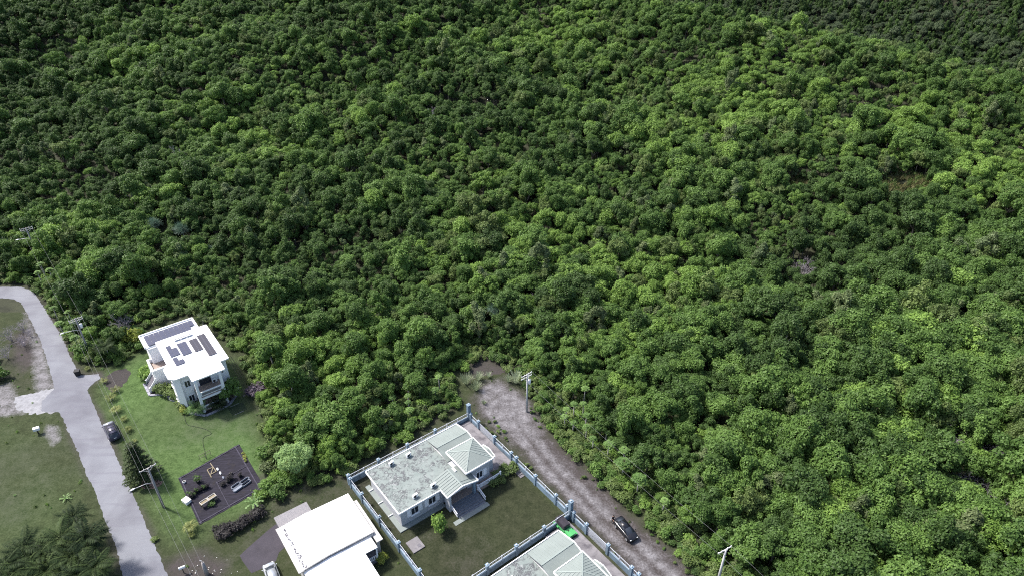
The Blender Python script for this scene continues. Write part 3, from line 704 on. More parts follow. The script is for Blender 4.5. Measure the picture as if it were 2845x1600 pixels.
def palm(px, py, h, v, sc, label, rz, group='coconut palms at the lower left'):
    p = P(px, py, h); t_ = thing('coconut_palm', label, 'palm tree', (p.x, p.y, 0), rz, group, 1.0)
    w = MB(); w.tube([(.35, 0, -.2), (.2, .05, h * .4), (.05, .02, h * .8), (0, 0, h)], [.2, .15, .13, .12], 8); w.build('trunk', M['bark_pale'], t_, True)
    o = link('fronds', COCO[v], t_, (0, 0, h)); o.scale = (sc, sc, sc)
    k = MB()
    for j in range(4): k.ball((.22 * math.cos(j * 1.6), .22 * math.sin(j * 1.6), h - .22), .13, .13, .15, 7, 5)
    k.build('coconuts', M['wood'], t_, True)
for px, py, h, v, sc, lb in [(204, 1431, 5.0, 0, .72, 'small coconut palm, topmost of the lower-left palm group'), (166, 1494, 5.6, 1, .95, 'coconut palm left of the palm that overhangs the road edge'),
        (240, 1494, 5.8, 2, 1.0, 'coconut palm whose fronds overhang the road edge'), (66, 1524, 5.2, 0, .95, 'coconut palm at the left end of the palm group'),
        (198, 1545, 5.4, 1, .9, 'yellowish coconut palm in the middle of the palm group'), (262, 1572, 5.6, 2, .9, 'coconut palm at the bottom edge beside the road'),
        (14, 1576, 5.2, 1, 1.0, 'coconut palm in the bottom left corner of the view'), (130, 1583, 5.0, 0, .95, 'coconut palm at the bottom edge left of the road palms')]:
    palm(px, py, h, v, sc * 1.2, lb, random.uniform(0, 6))
for px, py, h, v, sc, lb in [(110, 1540, 5.0, 2, .9, 'coconut palm between the left-end palm and the yellowish one'), (225, 1520, 5.0, 0, .85, 'coconut palm just below the palm overhanging the road'), (70, 1575, 5.0, 1, .9, 'coconut palm at the bottom edge near the left corner'), (215, 1592, 5.2, 0, .9, 'coconut palm at the bottom edge in the middle of the group')]:
    palm(px, py, h, v, sc * 1.2, lb, random.uniform(0, 6))
palm(292, 962, 3.2, 2, .85, 'wide dark palm under the power line beside the road', 1.0, 'palms beside the white house')
palm(560, 884, 3.6, 0, .62, 'dark palm behind the back corner of the white solar-panel house', 2.0, 'palms beside the white house')

def small_plant(name, label, cat, px, py, mesh_leaf, stem_h, sc, group=None, z=0.0):
    p = P(px, py, z + stem_h * sc); t_ = thing(name, label, cat, (p.x, p.y, max(0, hz1(p.x, p.y))), random.uniform(0, 6.28), group, sc)
    w = MB(); w.tube([(0, 0, -.1), (.02, .03, stem_h * .5), (0, 0, stem_h)], [.09, .07, .055], 6); w.build('stem', M['bark_pale'], t_, True)
    link('leaves', mesh_leaf, t_, (0, 0, stem_h))
    return t_
TI = palm_mesh(60, 12, .95, .34, LEAF['palm_yellow'], (.3, 1.1), (.5, .9), 10)
for k, (px, py, sc) in enumerate([(243, 1022, .8), (290, 1056, 1.0), (322, 1080, 1.15), (309, 1102, 1.3), (321, 1136, 1.35), (344, 1162, .9), (356, 1190, 1.0), (374, 1223, .6), (528, 1462, 1.55), (532, 1485, .7)]):
    words = ['beside the road bin', 'at the top of the row by the driveway spur', 'second in the row below the driveway spur', 'under the wires left of the row', 'above the parked grey van', 'right of the parked grey van',
             'below and right of the parked grey van', 'smallest, above the tall conifer', 'large one at the lower left corner of the garden mat', 'tiny one under the plant by the garden mat']
    small_plant('ti_plant', 'pale yellow palm-like plant ' + words[k], 'plant', px, py, TI, .55, sc, 'pale yellow plants along the lawn')
# papaya trees
def papaya_mesh(seed):
    g = np.random.default_rng(seed); pos = []; nr = []; tg = []; sz = []; st = MB()
    for k in range(26):
        a = k * 2.399; f = (k + .5) / 26; L = .12 + .72 * f + g.uniform(-.08, .08); up = .62 - .75 * f * f + g.uniform(-.08, .08)
        e = np.array([math.cos(a) * L, math.sin(a) * L, up * .7]); st.tube([(0, 0, 0), tuple(e * .6 + np.array([0, 0, .10])), tuple(e)], [.02, .015, .01], 4)
        for j in range(7):
            b = a + (j - 3) * .75; d = np.array([math.cos(b), math.sin(b), -.35]); pos.append(e + d * .15); tg.append(d); nr.append((-.2 * d[0], -.2 * d[1], 1)); sz.append(g.uniform(.30, .44))
    n = len(pos); return leaf_mesh('leaves', np.array(pos), np.array(nr, float) + g.normal(size=(n, 3)) * .2, np.array(sz), .42, LEAF['papaya'], g.uniform(0, 1, n), st, .2, np.array(tg))
PAP = [papaya_mesh(70 + i) for i in range(3)]
def papaya(px, py, h, sc, label, group):
    zz = 0.0
    for _ in range(6):
        p = P(px, py, zz + h); zz = max(0.0, hz1(p.x, p.y))
    t_ = thing('papaya_tree', label, 'papaya tree', (p.x, p.y, zz), random.uniform(0, 6.28), group)
    w = MB(); w.tube([(0, 0, -.2), (.05, .03, h * .5), (0, 0, h)], [.12, .09, .06], 7); w.build('trunk', M['bark_pale'], t_, True)
    o = link('leaves', random.choice(PAP), t_, (0, 0, h)); o.scale = (sc * .80,) * 3
GRT = 'papaya trees right of the dirt track'; GLT = 'papaya trees in the thicket behind the wall'; GRD = 'papaya trees beside the road bend'
for px, py, h, sc, d in [(1626, 1079, 4.6, 1.0, 'tallest, with a bare straight trunk above the wires'), (1595, 1122, 3.6, .95, 'pale one left of the tallest papaya'), (1574, 1136, 3.2, .9, 'leftmost at the top of the papaya row'),
        (1569, 1157, 2.8, 1.0, 'full one at the left of the papaya row'), (1621, 1121, 3.4, .9, 'just below the tallest papaya'), (1630, 1153, 3.6, 1.0, 'slim one with trunk showing between others'),
        (1594, 1174, 2.6, .85, 'low one nearest the dirt track clearing'), (1630, 1185, 3.2, 1.0, 'in the middle of the papaya row'), (1648, 1217, 2.8, .9, 'yellowish one halfway down the papaya row'),
        (1692, 1234, 3.6, 1.35, 'round-headed one with a pale trunk beside the upper wire'), (1686, 1199, 3.0, .8, 'thin one above the round-headed papaya'), (1735, 1250, 3.2, 1.25, 'upper of the large blue-green pair'),
        (1733, 1287, 3.4, 1.9, 'largest one under the wires'), (1776, 1329, 3.6, 1.7, 'round one ending the papaya row'), (1847, 1391, 2.8, 1.0, 'small pale one between the wires above the black car')]:
    papaya(px, py, h, sc, 'papaya right of the dirt track, ' + d, GRT)
for px, py, h, sc, d in [(1218, 1046, 3.8, .85, 'flat-topped with a long bare trunk'), (1209, 1083, 2.2, 1.1, 'bushy one under the flat-topped papaya'), (1133, 1073, 3.0, .75, 'topmost of the stacked three'),
        (1133, 1098, 2.6, .8, 'middle of the stacked three'), (1134, 1117, 2.4, .8, 'yellowish lowest of the stacked three'), (1138, 1138, 1.8, 1.1, 'broad-leaved one nearest the corner post'),
        (1045, 1115, 2.8, 1.2, 'whitish leaves, leftmost of the thicket papayas'), (1089, 1103, 2.8, 1.0, 'pale leaves right of the whitish one'), (905, 1196, 4.0, 1.0, 'pale bare trunk above the feathery tree')]:
    papaya(px, py, h, sc, 'papaya in the thicket behind the wall, ' + d, GLT)
for px, py, h, sc, d in [(112, 734, 4.0, 1.1, 'pair partner on the left under the wires'), (136, 750, 4.0, 1.1, 'pair partner on the right under the wires'), (104, 757, 3.6, 1.0, 'yellowish, left below the pair'), (204, 733, 4.4, 1.4, 'isolated one with pale forked trunk'),
        (153, 825, 3.4, .8, 'small pale one on the left wire'), (148, 855, 3.4, 1.0, 'at the outer side of the bend'), (163, 898, 3.4, 1.2, 'spreading one at the road edge'), (222, 858, 3.6, 1.2, 'flat-topped one above the street light pole'),
        (188, 866, 3.2, .9, 'between the wires above the street light'), (207, 937, 3.2, 1.3, 'drooping one below the street light arm')]:
    papaya(px, py, h, sc, 'papaya beside the road bend, ' + d, GRD)

# tall grass clumps and strap-leaved plants
def strap_mesh(seed, nb, L, mat, up=1.2, width=.05):
    g = np.random.default_rng(seed); pos = []; nr = []; tg = []; sz = []
    for k in range(nb):
        a = g.uniform(0, 6.283); e = g.uniform(.12, up); d0 = np.array([math.cos(a) * math.sin(e), math.sin(a) * math.sin(e), math.cos(e)]); l = L * g.uniform(.6, 1.1); p = np.zeros(3) + np.array([math.cos(a), math.sin(a), 0]) * .12 * L
        for j in range(4):
            d = d0 + np.array([0, 0, -.28 * j * math.sin(e)]); d /= np.linalg.norm(d); pos.append(p + d * l / 8); tg.append(d); nr.append(np.cross(d, (-math.sin(a), math.cos(a), 0))); sz.append(l / 4 * 1.25); p = p + d * l / 4
    n = len(pos); return leaf_mesh('blades', np.array(pos), np.array(nr) + g.normal(size=(n, 3)) * .15, np.array(sz), width, mat, g.uniform(0, 1, n), None, 0, np.array(tg))
STRAW = strap_mesh(80, 130, 1.7, LEAF['straw'], .62, .11); TEAL = strap_mesh(81, 150, 1.5, LEAF['teal'], 1.5, .16)
def clump(name, label, cat, px, py, mesh, sc, group, z=0.0):
    for _ in range(5):
        p = P(px, py, z); z_ = max(0.0, hz1(p.x, p.y)); z = z_ if name == 'tall_grass_clump' else z_ + (z - z_)
        if name == 'tall_grass_clump': z = z_
    t_ = thing(name, label, cat, (p.x, p.y, z_ if name == 'tall_grass_clump' else z), random.uniform(0, 6), group, sc); link('blades', mesh, t_)
    return t_
for px, py, sc, d in [(1296, 1066, 1.25, 'greyish, leftmost at the end of the dirt track'), (1329, 1055, 1.0, 'back one of the left pair at the track end'), (1322, 1083, 1.1, 'bright front one of the left pair at the track end'), (1358, 1047, .65, 'small, behind the rubble bank'),
        (1413, 1060, .9, 'slim one beside the concrete power pole top'), (1434, 1063, 1.4, 'large, just left of the concrete power pole'), (1344, 1122, .5, 'tiny tuft near the tall corner post')]:
    clump('tall_grass_clump', 'clump of tall pale grass, ' + d, 'grass clump', px, py, STRAW, sc, 'tall grass clumps at the end of the dirt track')
clump('tall_grass_clump', 'big silvery grass clump at the left edge above the road', 'grass clump', 18, 712, STRAW, 2.6, 'tall grass by the road')
def pandanus(px, py, sc, label):
    z = 4.5
    for _ in range(6):
        p = P(px, py, z); zg = max(0.0, hz1(p.x, p.y)); z = zg + 4.2 * sc
    t_ = thing('pandanus_tree', label, 'pandanus tree', (p.x, p.y, zg), 0, 'spiky blue-green pandanus trees', sc)
    w = MB(); w.tube([(0, 0, -.2), (.1, 0, 1.6), (0, 0, 3.2)], [.16, .13, .11], 6); heads = [(0, 0, 4.0), (1.0, .3, 3.5), (-.9, .5, 3.6), (.2, -1.0, 3.4), (-.3, 1.0, 3.7)]
    for h in heads: w.tube([(0, 0, 2.4), (h[0] * .6, h[1] * .6, 3.0), h], [.1, .08, .07], 5)
    w.build('trunk', M['bark_pale'], t_, True)
    for h in heads: link('leaf_head', TEAL, t_, h)
for px, py, sc, lb in PAND_SPOTS:
    pandanus(px, py, sc, lb)

# bare dead trees and twiggy bushes
def dead_mesh(seed, h, spread, n0=5, depth=3, r0=.07):
    g = random.Random(seed); w = MB()
    def br(p, d, l, r, k):
        q = p + d * l; w.tube([p, p.lerp(q, .5) + Vector((g.uniform(-.1, .1), g.uniform(-.1, .1), 0)) * l, q], [r, r * .8, r * .5], 5)
        if k:
            for _ in range(3):
                nd_ = (d + Vector((g.uniform(-1, 1), g.uniform(-1, 1), g.uniform(-.35, .6))) * spread).normalized(); br(q if g.random() < .6 else p.lerp(q, .7), nd_, l * g.uniform(.55, .75), r * .55, k - 1)
    for _ in range(n0): br(Vector((0, 0, -.2)), Vector((g.uniform(-.6, .6) * spread, g.uniform(-.6, .6) * spread, 1)).normalized(), h * g.uniform(.35, .5), r0, depth)
    return w.mesh('branches', M['deadwood'], True)
DEAD = [dead_mesh(1, 4.5, 1.0, 7, 4, .06), dead_mesh(2, 4.0, 1.3, 8, 4, .06), dead_mesh(3, 6.0, .5, 1, 3, .12)]
def dead(px, py, h, v, sc, label, group=None):
    z = h
    for _ in range(6):
        p = P(px, py, z); zg = max(0.0, hz1(p.x, p.y)); z = zg + h
    t_ = thing('dead_tree', label, 'dead tree', (p.x, p.y, zg), random.uniform(0, 6), group or 'bare dead trees in the forest', sc); link('branches', DEAD[v], t_)
for px, py, h, v, sc, lb in DEAD_SPOTS:
    dead(px, py, h, v, sc, lb)
for k, (px, py, sc) in enumerate([(30, 935, .75), (62, 950, .7), (20, 985, .7), (60, 905, .65), (85, 925, .5)]):
    dead(px, py, 1.0, k % 2, sc, 'leafless grey bush inside the road bend, ' + ['at the left edge', 'in the middle', 'beside the blue roof', 'uppermost', 'nearest the road'][k], 'leafless grey bushes inside the road bend')

# garden bushes
def bush(name, label, px, py, sc, key, group=None, z=0.0, flat=1.0, seed=0, n=900, nb=10, ls=.22):
    p = P(px, py, 0.0); t_ = thing(name, label, 'bush', (p.x, p.y, z), seed * 1.3, group); t_.scale = (sc, sc, sc * flat)
    pos, nr, sz, lv, c, br = crown_leaves(500 + seed, 1.0, 1.25, .12, nb, n, ls, (.32, .52))
    w = MB()
    for j in range(4): w.tube([(0, 0, -.1), tuple(c[j] * .6), tuple(c[j])], [.04, .03, .015], 4)
    w.build('stem', M['bark'], t_); link('leaves', leaf_mesh('leaves', pos, nr, sz, .6, LEAF[key], lv), t_)
    return t_
# ------------------------------------------------------------------ building helpers (local frame: x along the back wall, y away from the camera, front faces -y)
def window(parent, face, a0, a1, z0, z1, at, bars=1, name='window'):
    """face 'f': wall facing -y at y=at, a = x range; 'l': wall facing -x at x=at, a = y range; 'r': facing +x"""
    f = MB(); g = MB(); t_ = .09; o = .07
    def bx(mb, b0, b1, c0, c1, d0, d1):
        if face == 'f': mb.box(b0, b1, at - d1, at - d0, c0, c1)
        elif face == 'l': mb.box(at - d1, at - d0, b0, b1, c0, c1)
        else: mb.box(at + d0, at + d1, b0, b1, c0, c1)
    bx(f, a0 - t_, a0, z0 - t_, z1 + t_, .003, o); bx(f, a1, a1 + t_, z0 - t_, z1 + t_, .003, o)
    bx(f, a0, a1, z1, z1 + t_, .003, o); bx(f, a0, a1, z0 - t_, z0, .003, o)
    for k in range(bars):
        c = a0 + (a1 - a0) * (k + 1) / (bars + 1); bx(f, c - .035, c + .035, z0, z1, .02, o - .01)
    w = f.build(name, M['white'], parent)
    bx(g, a0, a1, z0, z1, .003, .018); g.build('pane', M['glass'], w)
    s = MB(); bx(s, a0 - .18, a1 + .18, z0 - t_ - .09, z0 - t_ - .004, .003, .18); s.build('sill', M['white'], w)
    return w
def shutter(parent, a0, a1, z0, z1, at):
    s = MB(); s.box(a0, a1, at - .055, at - .003, z0, z1)
    for k in range(6):
        zc = z0 + .12 + (z1 - z0 - .24) * (k + .5) / 6; s.box(a0 + .07, a1 - .07, at - .075, at - .055, zc - .06, zc + .06)
    s.build('shutter', M['white'], parent)
def railing(name, parent, a, b, h, mat, zb=0.0, posts=True, step=.16, w=.05, kind=None):
    """balustrade from a to b (local points on its floor): top rail, bottom rail, balusters"""
    a = Vector(a); b = Vector(b); L = (b - a).length; up = Vector((0, 0, 1)); m = MB()
    tk = .10 if w > .03 else .05
    m.bar(a + up * h, b + up * h, tk, .07); m.bar(a + up * .14, b + up * .14, tk * .8, .06)
    n = max(2, int(L / step))
    for k in range(n):
        p = a.lerp(b, (k + .5) / n); m.bar(p + up * .15, p + up * (h - .03), w, w)
    r = m.build(name, mat, parent, kind=kind)
    if posts:
        for p in (a, b):
            q = MB(); q.box(p.x - .09, p.x + .09, p.y - .09, p.y + .09, p.z, p.z + h + .14); q.box(p.x - .12, p.x + .12, p.y - .12, p.y + .12, p.z + h + .14, p.z + h + .2); q.build('railing_post', mat, parent)
    return r
def ribs(parent, quads, step, mat, name='roof_seams'):
    """standing seams running from eave to ridge on sloping roof faces; quad = (e0, e1, r1, r0)"""
    m = MB()
    for e0, e1, r1, r0 in quads:
        e0, e1, r1, r0 = map(Vector, (e0, e1, r1, r0)); n = max(2, int((e1 - e0).length / step))
        for k in range(n):
            t_ = (k + .5) / n; a = e0.lerp(e1, t_); b = r0.lerp(r1, t_)
            if (b - a).length > .3: m.bar(a + Vector((0, 0, .02)), b + Vector((0, 0, .02)), .05, .05)
    return m.build(name, mat, parent, kind='stuff')
def hip_faces(x0, x1, y0, y1, ze, ap, th=.12):
    m = MB(); c = [(x0, y0), (x1, y0), (x1, y1), (x0, y1)]
    m.add([(p[0], p[1], ze) for p in c] + [(p[0], p[1], ze - th) for p in c] + [ap], [(0, 1, 8), (1, 2, 8), (2, 3, 8), (3, 0, 8), (1, 0, 4, 5), (2, 1, 5, 6), (3, 2, 6, 7), (0, 3, 7, 4), (7, 6, 5, 4)])
    return m
def gable(x0, x1, y0, y1, ze, zr, rc, axis, th=.12):
    """two roof slopes as one solid; axis = direction of the ridge, rc = ridge position"""
    m = MB()
    if axis == 'x': pr = [(y0, ze), (rc, zr), (y1, ze), (y1, ze - th), (rc, zr - th), (y0, ze - th)]; mk = lambda e, s: (s, e[0], e[1]); ends = (x0, x1)
    else: pr = [(x0, ze), (rc, zr), (x1, ze), (x1, ze - th), (rc, zr - th), (x0, ze - th)]; mk = lambda e, s: (e[0], s, e[1]); ends = (y0, y1)
    vs_ = [mk(e, ends[0]) for e in pr] + [mk(e, ends[1]) for e in pr]
    m.add(vs_, [(0, 1, 7, 6), (1, 2, 8, 7), (2, 3, 9, 8), (3, 4, 10, 9), (4, 5, 11, 10), (5, 0, 6, 11), (0, 5, 4, 1), (1, 4, 3, 2), (6, 7, 10, 11), (7, 8, 9, 10)])
    bm = bmesh.new(); me = bpy.data.meshes.new('t'); me.from_pydata(m.v, [], m.f); bm.from_mesh(me); bmesh.ops.recalc_face_normals(bm, faces=bm.faces[:]); bm.to_mesh(me); bm.free()
    m.f = [tuple(p.vertices) for p in me.polygons]; m.m = [0] * len(m.f); bpy.data.meshes.remove(me)
    return m
def edges(parent, pts, w, h, mat, name='fascia'):
    m = MB()
    for a, b in zip(pts[:-1], pts[1:]): m.bar(a, b, w, h)
    return m.build(name, mat, parent)
def ac_unit(loc, rz, label, group):
    t_ = thing('air_conditioner', label, 'air conditioner', loc, rz, group)
    m = MB(); m.box(-.42, .42, -.16, .16, .08, .68); m.build('case', M['plastic_white'], t_)
    f = MB(); f.tube([(-.08, -.163, .38), (-.08, -.18, .38)], .24, 14); f.build('fan_grille', M['dark'], t_)
    for sx_ in (-.3, .3):
        g = MB(); g.box(sx_ - .03, sx_ + .03, -.18, .18, 0, .08); g.build('foot', M['metal'], t_)

# ------------------------------------------------------------------ the two walled bungalows with pale green roofs
C2, S2 = math.cos(A2), math.sin(A2)
def W2(x, y, z=0.0): return Vector((O2.x + x * C2 - y * S2, O2.y + x * S2 + y * C2, z))
def bungalow(ox, oy, label, full=True):
    h = thing('bungalow', label, 'house', W2(ox, oy), A2, 'walled bungalows with green roofs')
    FL = .55
    w = MB(); w.prism([(0, 0), (7.4, 0), (7.4, -1.0), (7.75, -1.0), (7.75, .9), (12.0, .9), (15.7, .9), (15.7, 9.2), (0, 9.2)], 0, 3.36); w.build('wall', M['wall_grey'], h)
    fl = MB(); fl.box(7.76, 12.3, -1.45, .89, 0, FL); fl.box(12.31, 17.0, -1.6, .89, 0, FL); fl.build('porch_floor', M['tile_brown'], h)
    pv = MB(); pv.prism([(11.4, -.45), (15.6, -.45), (15.6, 4.0), (11.4, 4.0)], .56, 4.45); pv.build('pavilion_wall', M['wall_grey'], h)
    # flat roof over the main block with a white rim
    r = MB(); r.prism([(-.4, -.4), (6.6, -.4), (10.5, -.4), (10.5, 9.6), (-.4, 9.6)], 3.362, 3.50); r.build('flat_roof', M['green_roof'], h)
    edges(h, [(6.6, -.43, 3.47), (-.43, -.43, 3.47), (-.43, 9.63, 3.47), (10.5, 9.63, 3.47)], .13, .24, M['white'])
    # back right gable
    gb = gable(10.51, 16.3, 3.6, 9.6, 3.48, 4.25, 6.5, 'x'); gb.build('gable_roof', M['green_metal'], h)
    gw = MB(); gw.add([(15.72, 3.9, 3.36), (15.72, 9.2, 3.36), (15.72, 6.5, 4.1), (15.6, 3.9, 3.36), (15.6, 9.2, 3.36), (15.6, 6.5, 4.1)], [(0, 1, 2), (5, 4, 3), (0, 2, 5, 3), (1, 4, 5, 2)]); gw.build('gable_wall', M['wall_grey'], h)
    edges(h, [(10.5, 9.63, 3.50), (16.33, 9.63, 3.50), (16.33, 6.5, 4.27), (16.33, 3.6, 3.50)], .13, .2, M['white'])
    ribs(h, [((10.6, 9.55, 3.49), (16.2, 9.55, 3.49), (16.2, 6.55, 4.25), (10.6, 6.55, 4.25)), ((10.6, 3.7, 3.50), (16.2, 3.7, 3.50), (16.2, 6.45, 4.25), (10.6, 6.45, 4.25))], .42, M['green_rib'])
    edges(h, [(10.5, 6.5, 4.27), (16.3, 6.5, 4.27)], .22, .05, M['green_rib'], 'ridge_cap')
    # pavilion with a hipped roof
    ap = (13.5, 1.85, 5.55); hp = hip_faces(10.9, 16.05, -1.0, 4.5, 4.62, ap); hp.build('hip_roof', M['green_metal'], h)
    q = [(10.9, -1.0), (16.05, -1.0), (16.05, 4.5), (10.9, 4.5)]
    edges(h, [(p[0], p[1], 4.60) for p in q + q[:1]], .14, .24, M['white'])
    rb = []
    for i in range(4):
        e0 = Vector((*q[i], 4.62)); e1 = Vector((*q[(i + 1) % 4], 4.62)); A_ = Vector(ap); n_ = int((e1 - e0).length / .42); m = MB(); inn = (A_ - (e0 + e1) / 2)
        for k in range(1, n_):
            t_ = k / n_; s_ = 1 - abs(2 * t_ - 1); a = e0.lerp(e1, t_); b = a + inn * s_ * .94
            m.bar(a + Vector((0, 0, .02)), b + Vector((0, 0, .02)), .05, .05)
        m.build('roof_seams', M['green_rib'], h, kind='stuff')
    for c in q: edges(h, [(c[0], c[1], 4.64), ap], .17, .06, M['green_rib'], 'hip_cap')
    # porch gable
    pg = gable(6.62, 12.15, -2.3, 1.9, 3.52, 4.22, 9.35, 'y'); pg.build('porch_roof', M['green_metal'], h)
    edges(h, [(6.62, -.4, 3.53), (6.62, -2.33, 3.53), (9.35, -2.33, 4.24), (12.15, -2.33, 3.53), (12.15, -1.1, 3.53)], .13, .2, M['white'])
    ribs(h, [((6.7, 1.8, 3.55), (6.7, -2.2, 3.55), (9.3, -2.2, 4.23), (9.3, 1.8, 4.23)), ((12.1, -2.2, 3.55), (12.1, -1.1, 3.55), (9.4, -1.1, 4.23), (9.4, -2.2, 4.23))], .5, M['green_rib'])
    edges(h, [(9.35, -2.3, 4.25), (9.35, 1.9, 4.25)], .2, .05, M['green_rib'], 'ridge_cap')
    pw = MB(); pw.add([(7.0, -2.15, 3.36), (11.8, -2.15, 3.36), (9.35, -2.15, 4.02), (7.0, -2.0, 3.36), (11.8, -2.0, 3.36), (9.35, -2.0, 4.02)], [(1, 0, 2), (3, 4, 5), (0, 3, 5, 2), (4, 1, 2, 5), (0, 1, 4, 3)]); pw.build('porch_gable_wall', M['wall_grey'], h)
    bl = MB(); bl.box(7.0, 7.35, -2.15, -1.0, .0, 3.35); bl.build('porch_side_wall', M['wall_grey'], h)
    cl = MB(); cl.box(11.55, 11.95, -1.9, -1.5, FL, 3.36); cl.build('porch_column', M['wall_blue'], h)
    # side bay
    bw = MB(); bw.prism([(15.61, .3), (16.8, .3), (16.8, 2.9), (15.61, 2.9)], .5, 3.3); bw.build('bay_wall', M['wall_grey'], h)
    br_ = gable(16.06, 17.05, .05, 3.1, 3.42, 3.95, 1.55, 'x'); br_.build('bay_roof', M['green_metal'], h)
    edges(h, [(16.0, 3.13, 3.45), (17.08, 3.13, 3.45), (17.08, 1.55, 3.97), (17.08, .02, 3.45), (16.0, .02, 3.45)], .11, .18, M['white'])
    # raised yard slab on the right
    yd = MB(); yd.box(17.01, 20.2, -1.6, 11.7, 0, .50); yd.box(15.75, 17.0, .9, 11.7, 0, .498); yd.build('yard_slab', M['concrete'], h)
    if full:
        ap_ = MB(); ap_.box(-.75, -.003, -.85, 9.9, 0, .16); ap_.box(-.003, 7.1, -.85, -.003, 0, .16); ap_.build('apron', M['apron'], h)
        for y in (8.6, 5.6, 2.6): c_ = MB(); c_.box(-.75, -.01, y, y + .1, .16, .34); c_.build('apron_curb', M['white'], h)
        for a0 in (1.75, 4.75):
            window(h, 'f', a0, a0 + 1.15, 1.3, 2.6, 0.0); shutter(h, a0 - .72, a0 - .14, 1.25, 2.65, 0.0); shutter(h, a0 + 1.29, a0 + 1.87, 1.25, 2.65, 0.0)
        window(h, 'f', 13.1, 14.2, 1.5, 2.8, -.45); shutter(h, 14.4, 15.0, 1.45, 2.85, -.45)
        d = MB(); d.box(8.6, 9.6, .86, .897, FL, 2.7); d.build('door', M['white'], h)
        d = MB(); d.box(15.605, 15.64, -.2, .2, .6, 2.7); d.build('side_door', M['dark'], h)
        for k in range(6):
            s_ = MB(); s_.box(7.45 + .0, 12.35, -1.46 - .42 * (k + 1), -1.46 - .42 * k - .003, 0, FL + .02 - .09 * (k + 1)); st_ = s_.build('step', M['tile_grey'], h); s_ = MB(); zt_ = FL + .02 - .09 * (k + 1); s_.box(7.47, 12.33, -1.46 - .42 * (k + 1) - .02, -1.46 - .42 * (k + 1) + .07, zt_ + .001, zt_ + .025); s_.build('nosing', M['concrete'], st_)
        ld = MB(); ld.box(6.3, 12.5, -4.75, -3.99, 0, .05); ld.build('landing', M['apron'], h)
        railing('railing', h, (12.5, -1.55, FL), (16.9, -1.55, FL), .85, M['white'], step=.2, w=.09)
        railing('railing', h, (12.5, -1.7, FL), (12.45, -3.7, .1), .85, M['white'], posts=False)
        railing('railing', h, (7.35, -1.6, FL), (7.3, -3.7, .1), .85, M['white'], posts=False)
        pt = MB(); pt.box(14.7, 14.82, -1.6, -1.48, FL, FL + 1.0); pt.build('railing_post', M['white'], h)
        for k in range(4): s_ = MB(); s_.box(19.4, 20.2, -1.61 - .48 * (k + 1), -1.61 - .48 * k - .003, 0, .5 - .1 * (k + 1)); s_.build('yard_step', M['concrete'], h)
    return h
bungalow(0, 0, 'bungalow with stained pale green roof, porch and front steps, inside the blue wall')
bungalow(-.57, -26.2, 'pale green roofed bungalow cut off by the bottom edge beside the green off-roader', False)
GA = 'air conditioners on the green roof'
for x, y, rz, lb in [(6.4, 8.3, .2, 'white air conditioner at the back edge of the stained green roof, right one'), (3.4, 8.4, .2, 'white air conditioner at the back left of the stained green roof'),
        (10.2, 1.2, 1.6, 'large white air conditioner between hipped pavilion and porch roof'), (6.2, .8, .1, 'white air conditioner at the front edge left of the porch roof'), (3.0, .75, .1, 'white air conditioner at the front left edge of the green roof')]:
    ac_unit(W2(x, y, 3.5), A2 + rz, lb, GA)
ac_unit(W2(5.6, -18.6, 3.5), A2, 'white air conditioner on the cut-off roof at the bottom edge', GA)

# ------------------------------------------------------------------ compound walls
def wall_run(label, a, b, posts, hb=1.05, hr=.82, tall=(), gates=(), zb=0.0, outside=None):
    """a, b local end points; posts = list of parameters 0..1"""
    A_, B_ = W2(*a), W2(*b); d = B_ - A_; L = d.length; rz = math.atan2(d.y, d.x)
    t_ = thing('compound_wall', label, 'wall', A_, rz, 'blue walls round the bungalows')
    seg = sorted(posts)
    for s0, s1 in zip(seg[:-1], seg[1:]):
        x0, x1 = s0 * L + .2, s1 * L - .2
        gate = any(abs(s0 - g) < 1e-6 for g in gates)
        if not gate:
            m = MB(); m.box(x0, x1, -.09, .09, -.1, hb); m.build('base_wall', M['wall_blue'], t_)
            c = MB(); c.box(x0, x1, -.13, .13, hb, hb + .08); c.build('coping', M['wall_blue'], t_)
            n_ = max(1, round((x1 - x0) / 2.0))
            for k in range(n_):
                railing('railing', t_, (x0 + (x1 - x0) * k / n_ + .06, 0, hb + .04), (x0 + (x1 - x0) * (k + 1) / n_ - .06, 0, hb + .04), hr, M['rail_white'], posts=False, step=.22, w=.025, kind='stuff')
                if k:
                    p = MB(); q = x0 + (x1 - x0) * k / n_; p.box(q - .06, q + .06, -.06, .06, hb + .081, hb + hr + .14); p.build('railing_post', M['rail_white'], t_)
        else:
            g = MB(); n_ = int((x1 - x0) / .2)
            for k in range(n_): q = x0 + (x1 - x0) * (k + .5) / n_; g.box(q - .06, q + .06, -.03, .03, .12, 1.85)
            g.bar((x0, .05, .35), (x1, .05, .35), .06, .12); g.bar((x0, .05, 1.65), (x1, .05, 1.65), .06, .12); g.bar((x0, .05, 1.05), (x1, .05, 1.05), .06, .12)
            g.build('gate', M['rail_white'], t_)
    for s in seg:
        hh = 3.7 if any(abs(s - q) < 1e-6 for q in tall) else 2.02
        ws = .27 if hh > 3 else .2
        m = MB(); m.box(s * L - ws, s * L + ws, -ws, ws, -.1, hh); m.box(s * L - ws - .06, s * L + ws + .06, -ws - .06, ws + .06, hh, hh + .1); m.build('post', M['wall_blue'], t_)
        f = MB(); f.ball((s * L, 0, hh + .2), .10, .10, .12, 8, 6); f.build('finial', M['white'], t_, True)
    return t_
wall_run('blue wall with white railing along the forest behind the bungalow', (-2.35, 12.0), (20.4, 12.0), [0, .232, .465, .70, 1], tall=(1,))
YB = lambda y: (12.0 - y) / 26.05
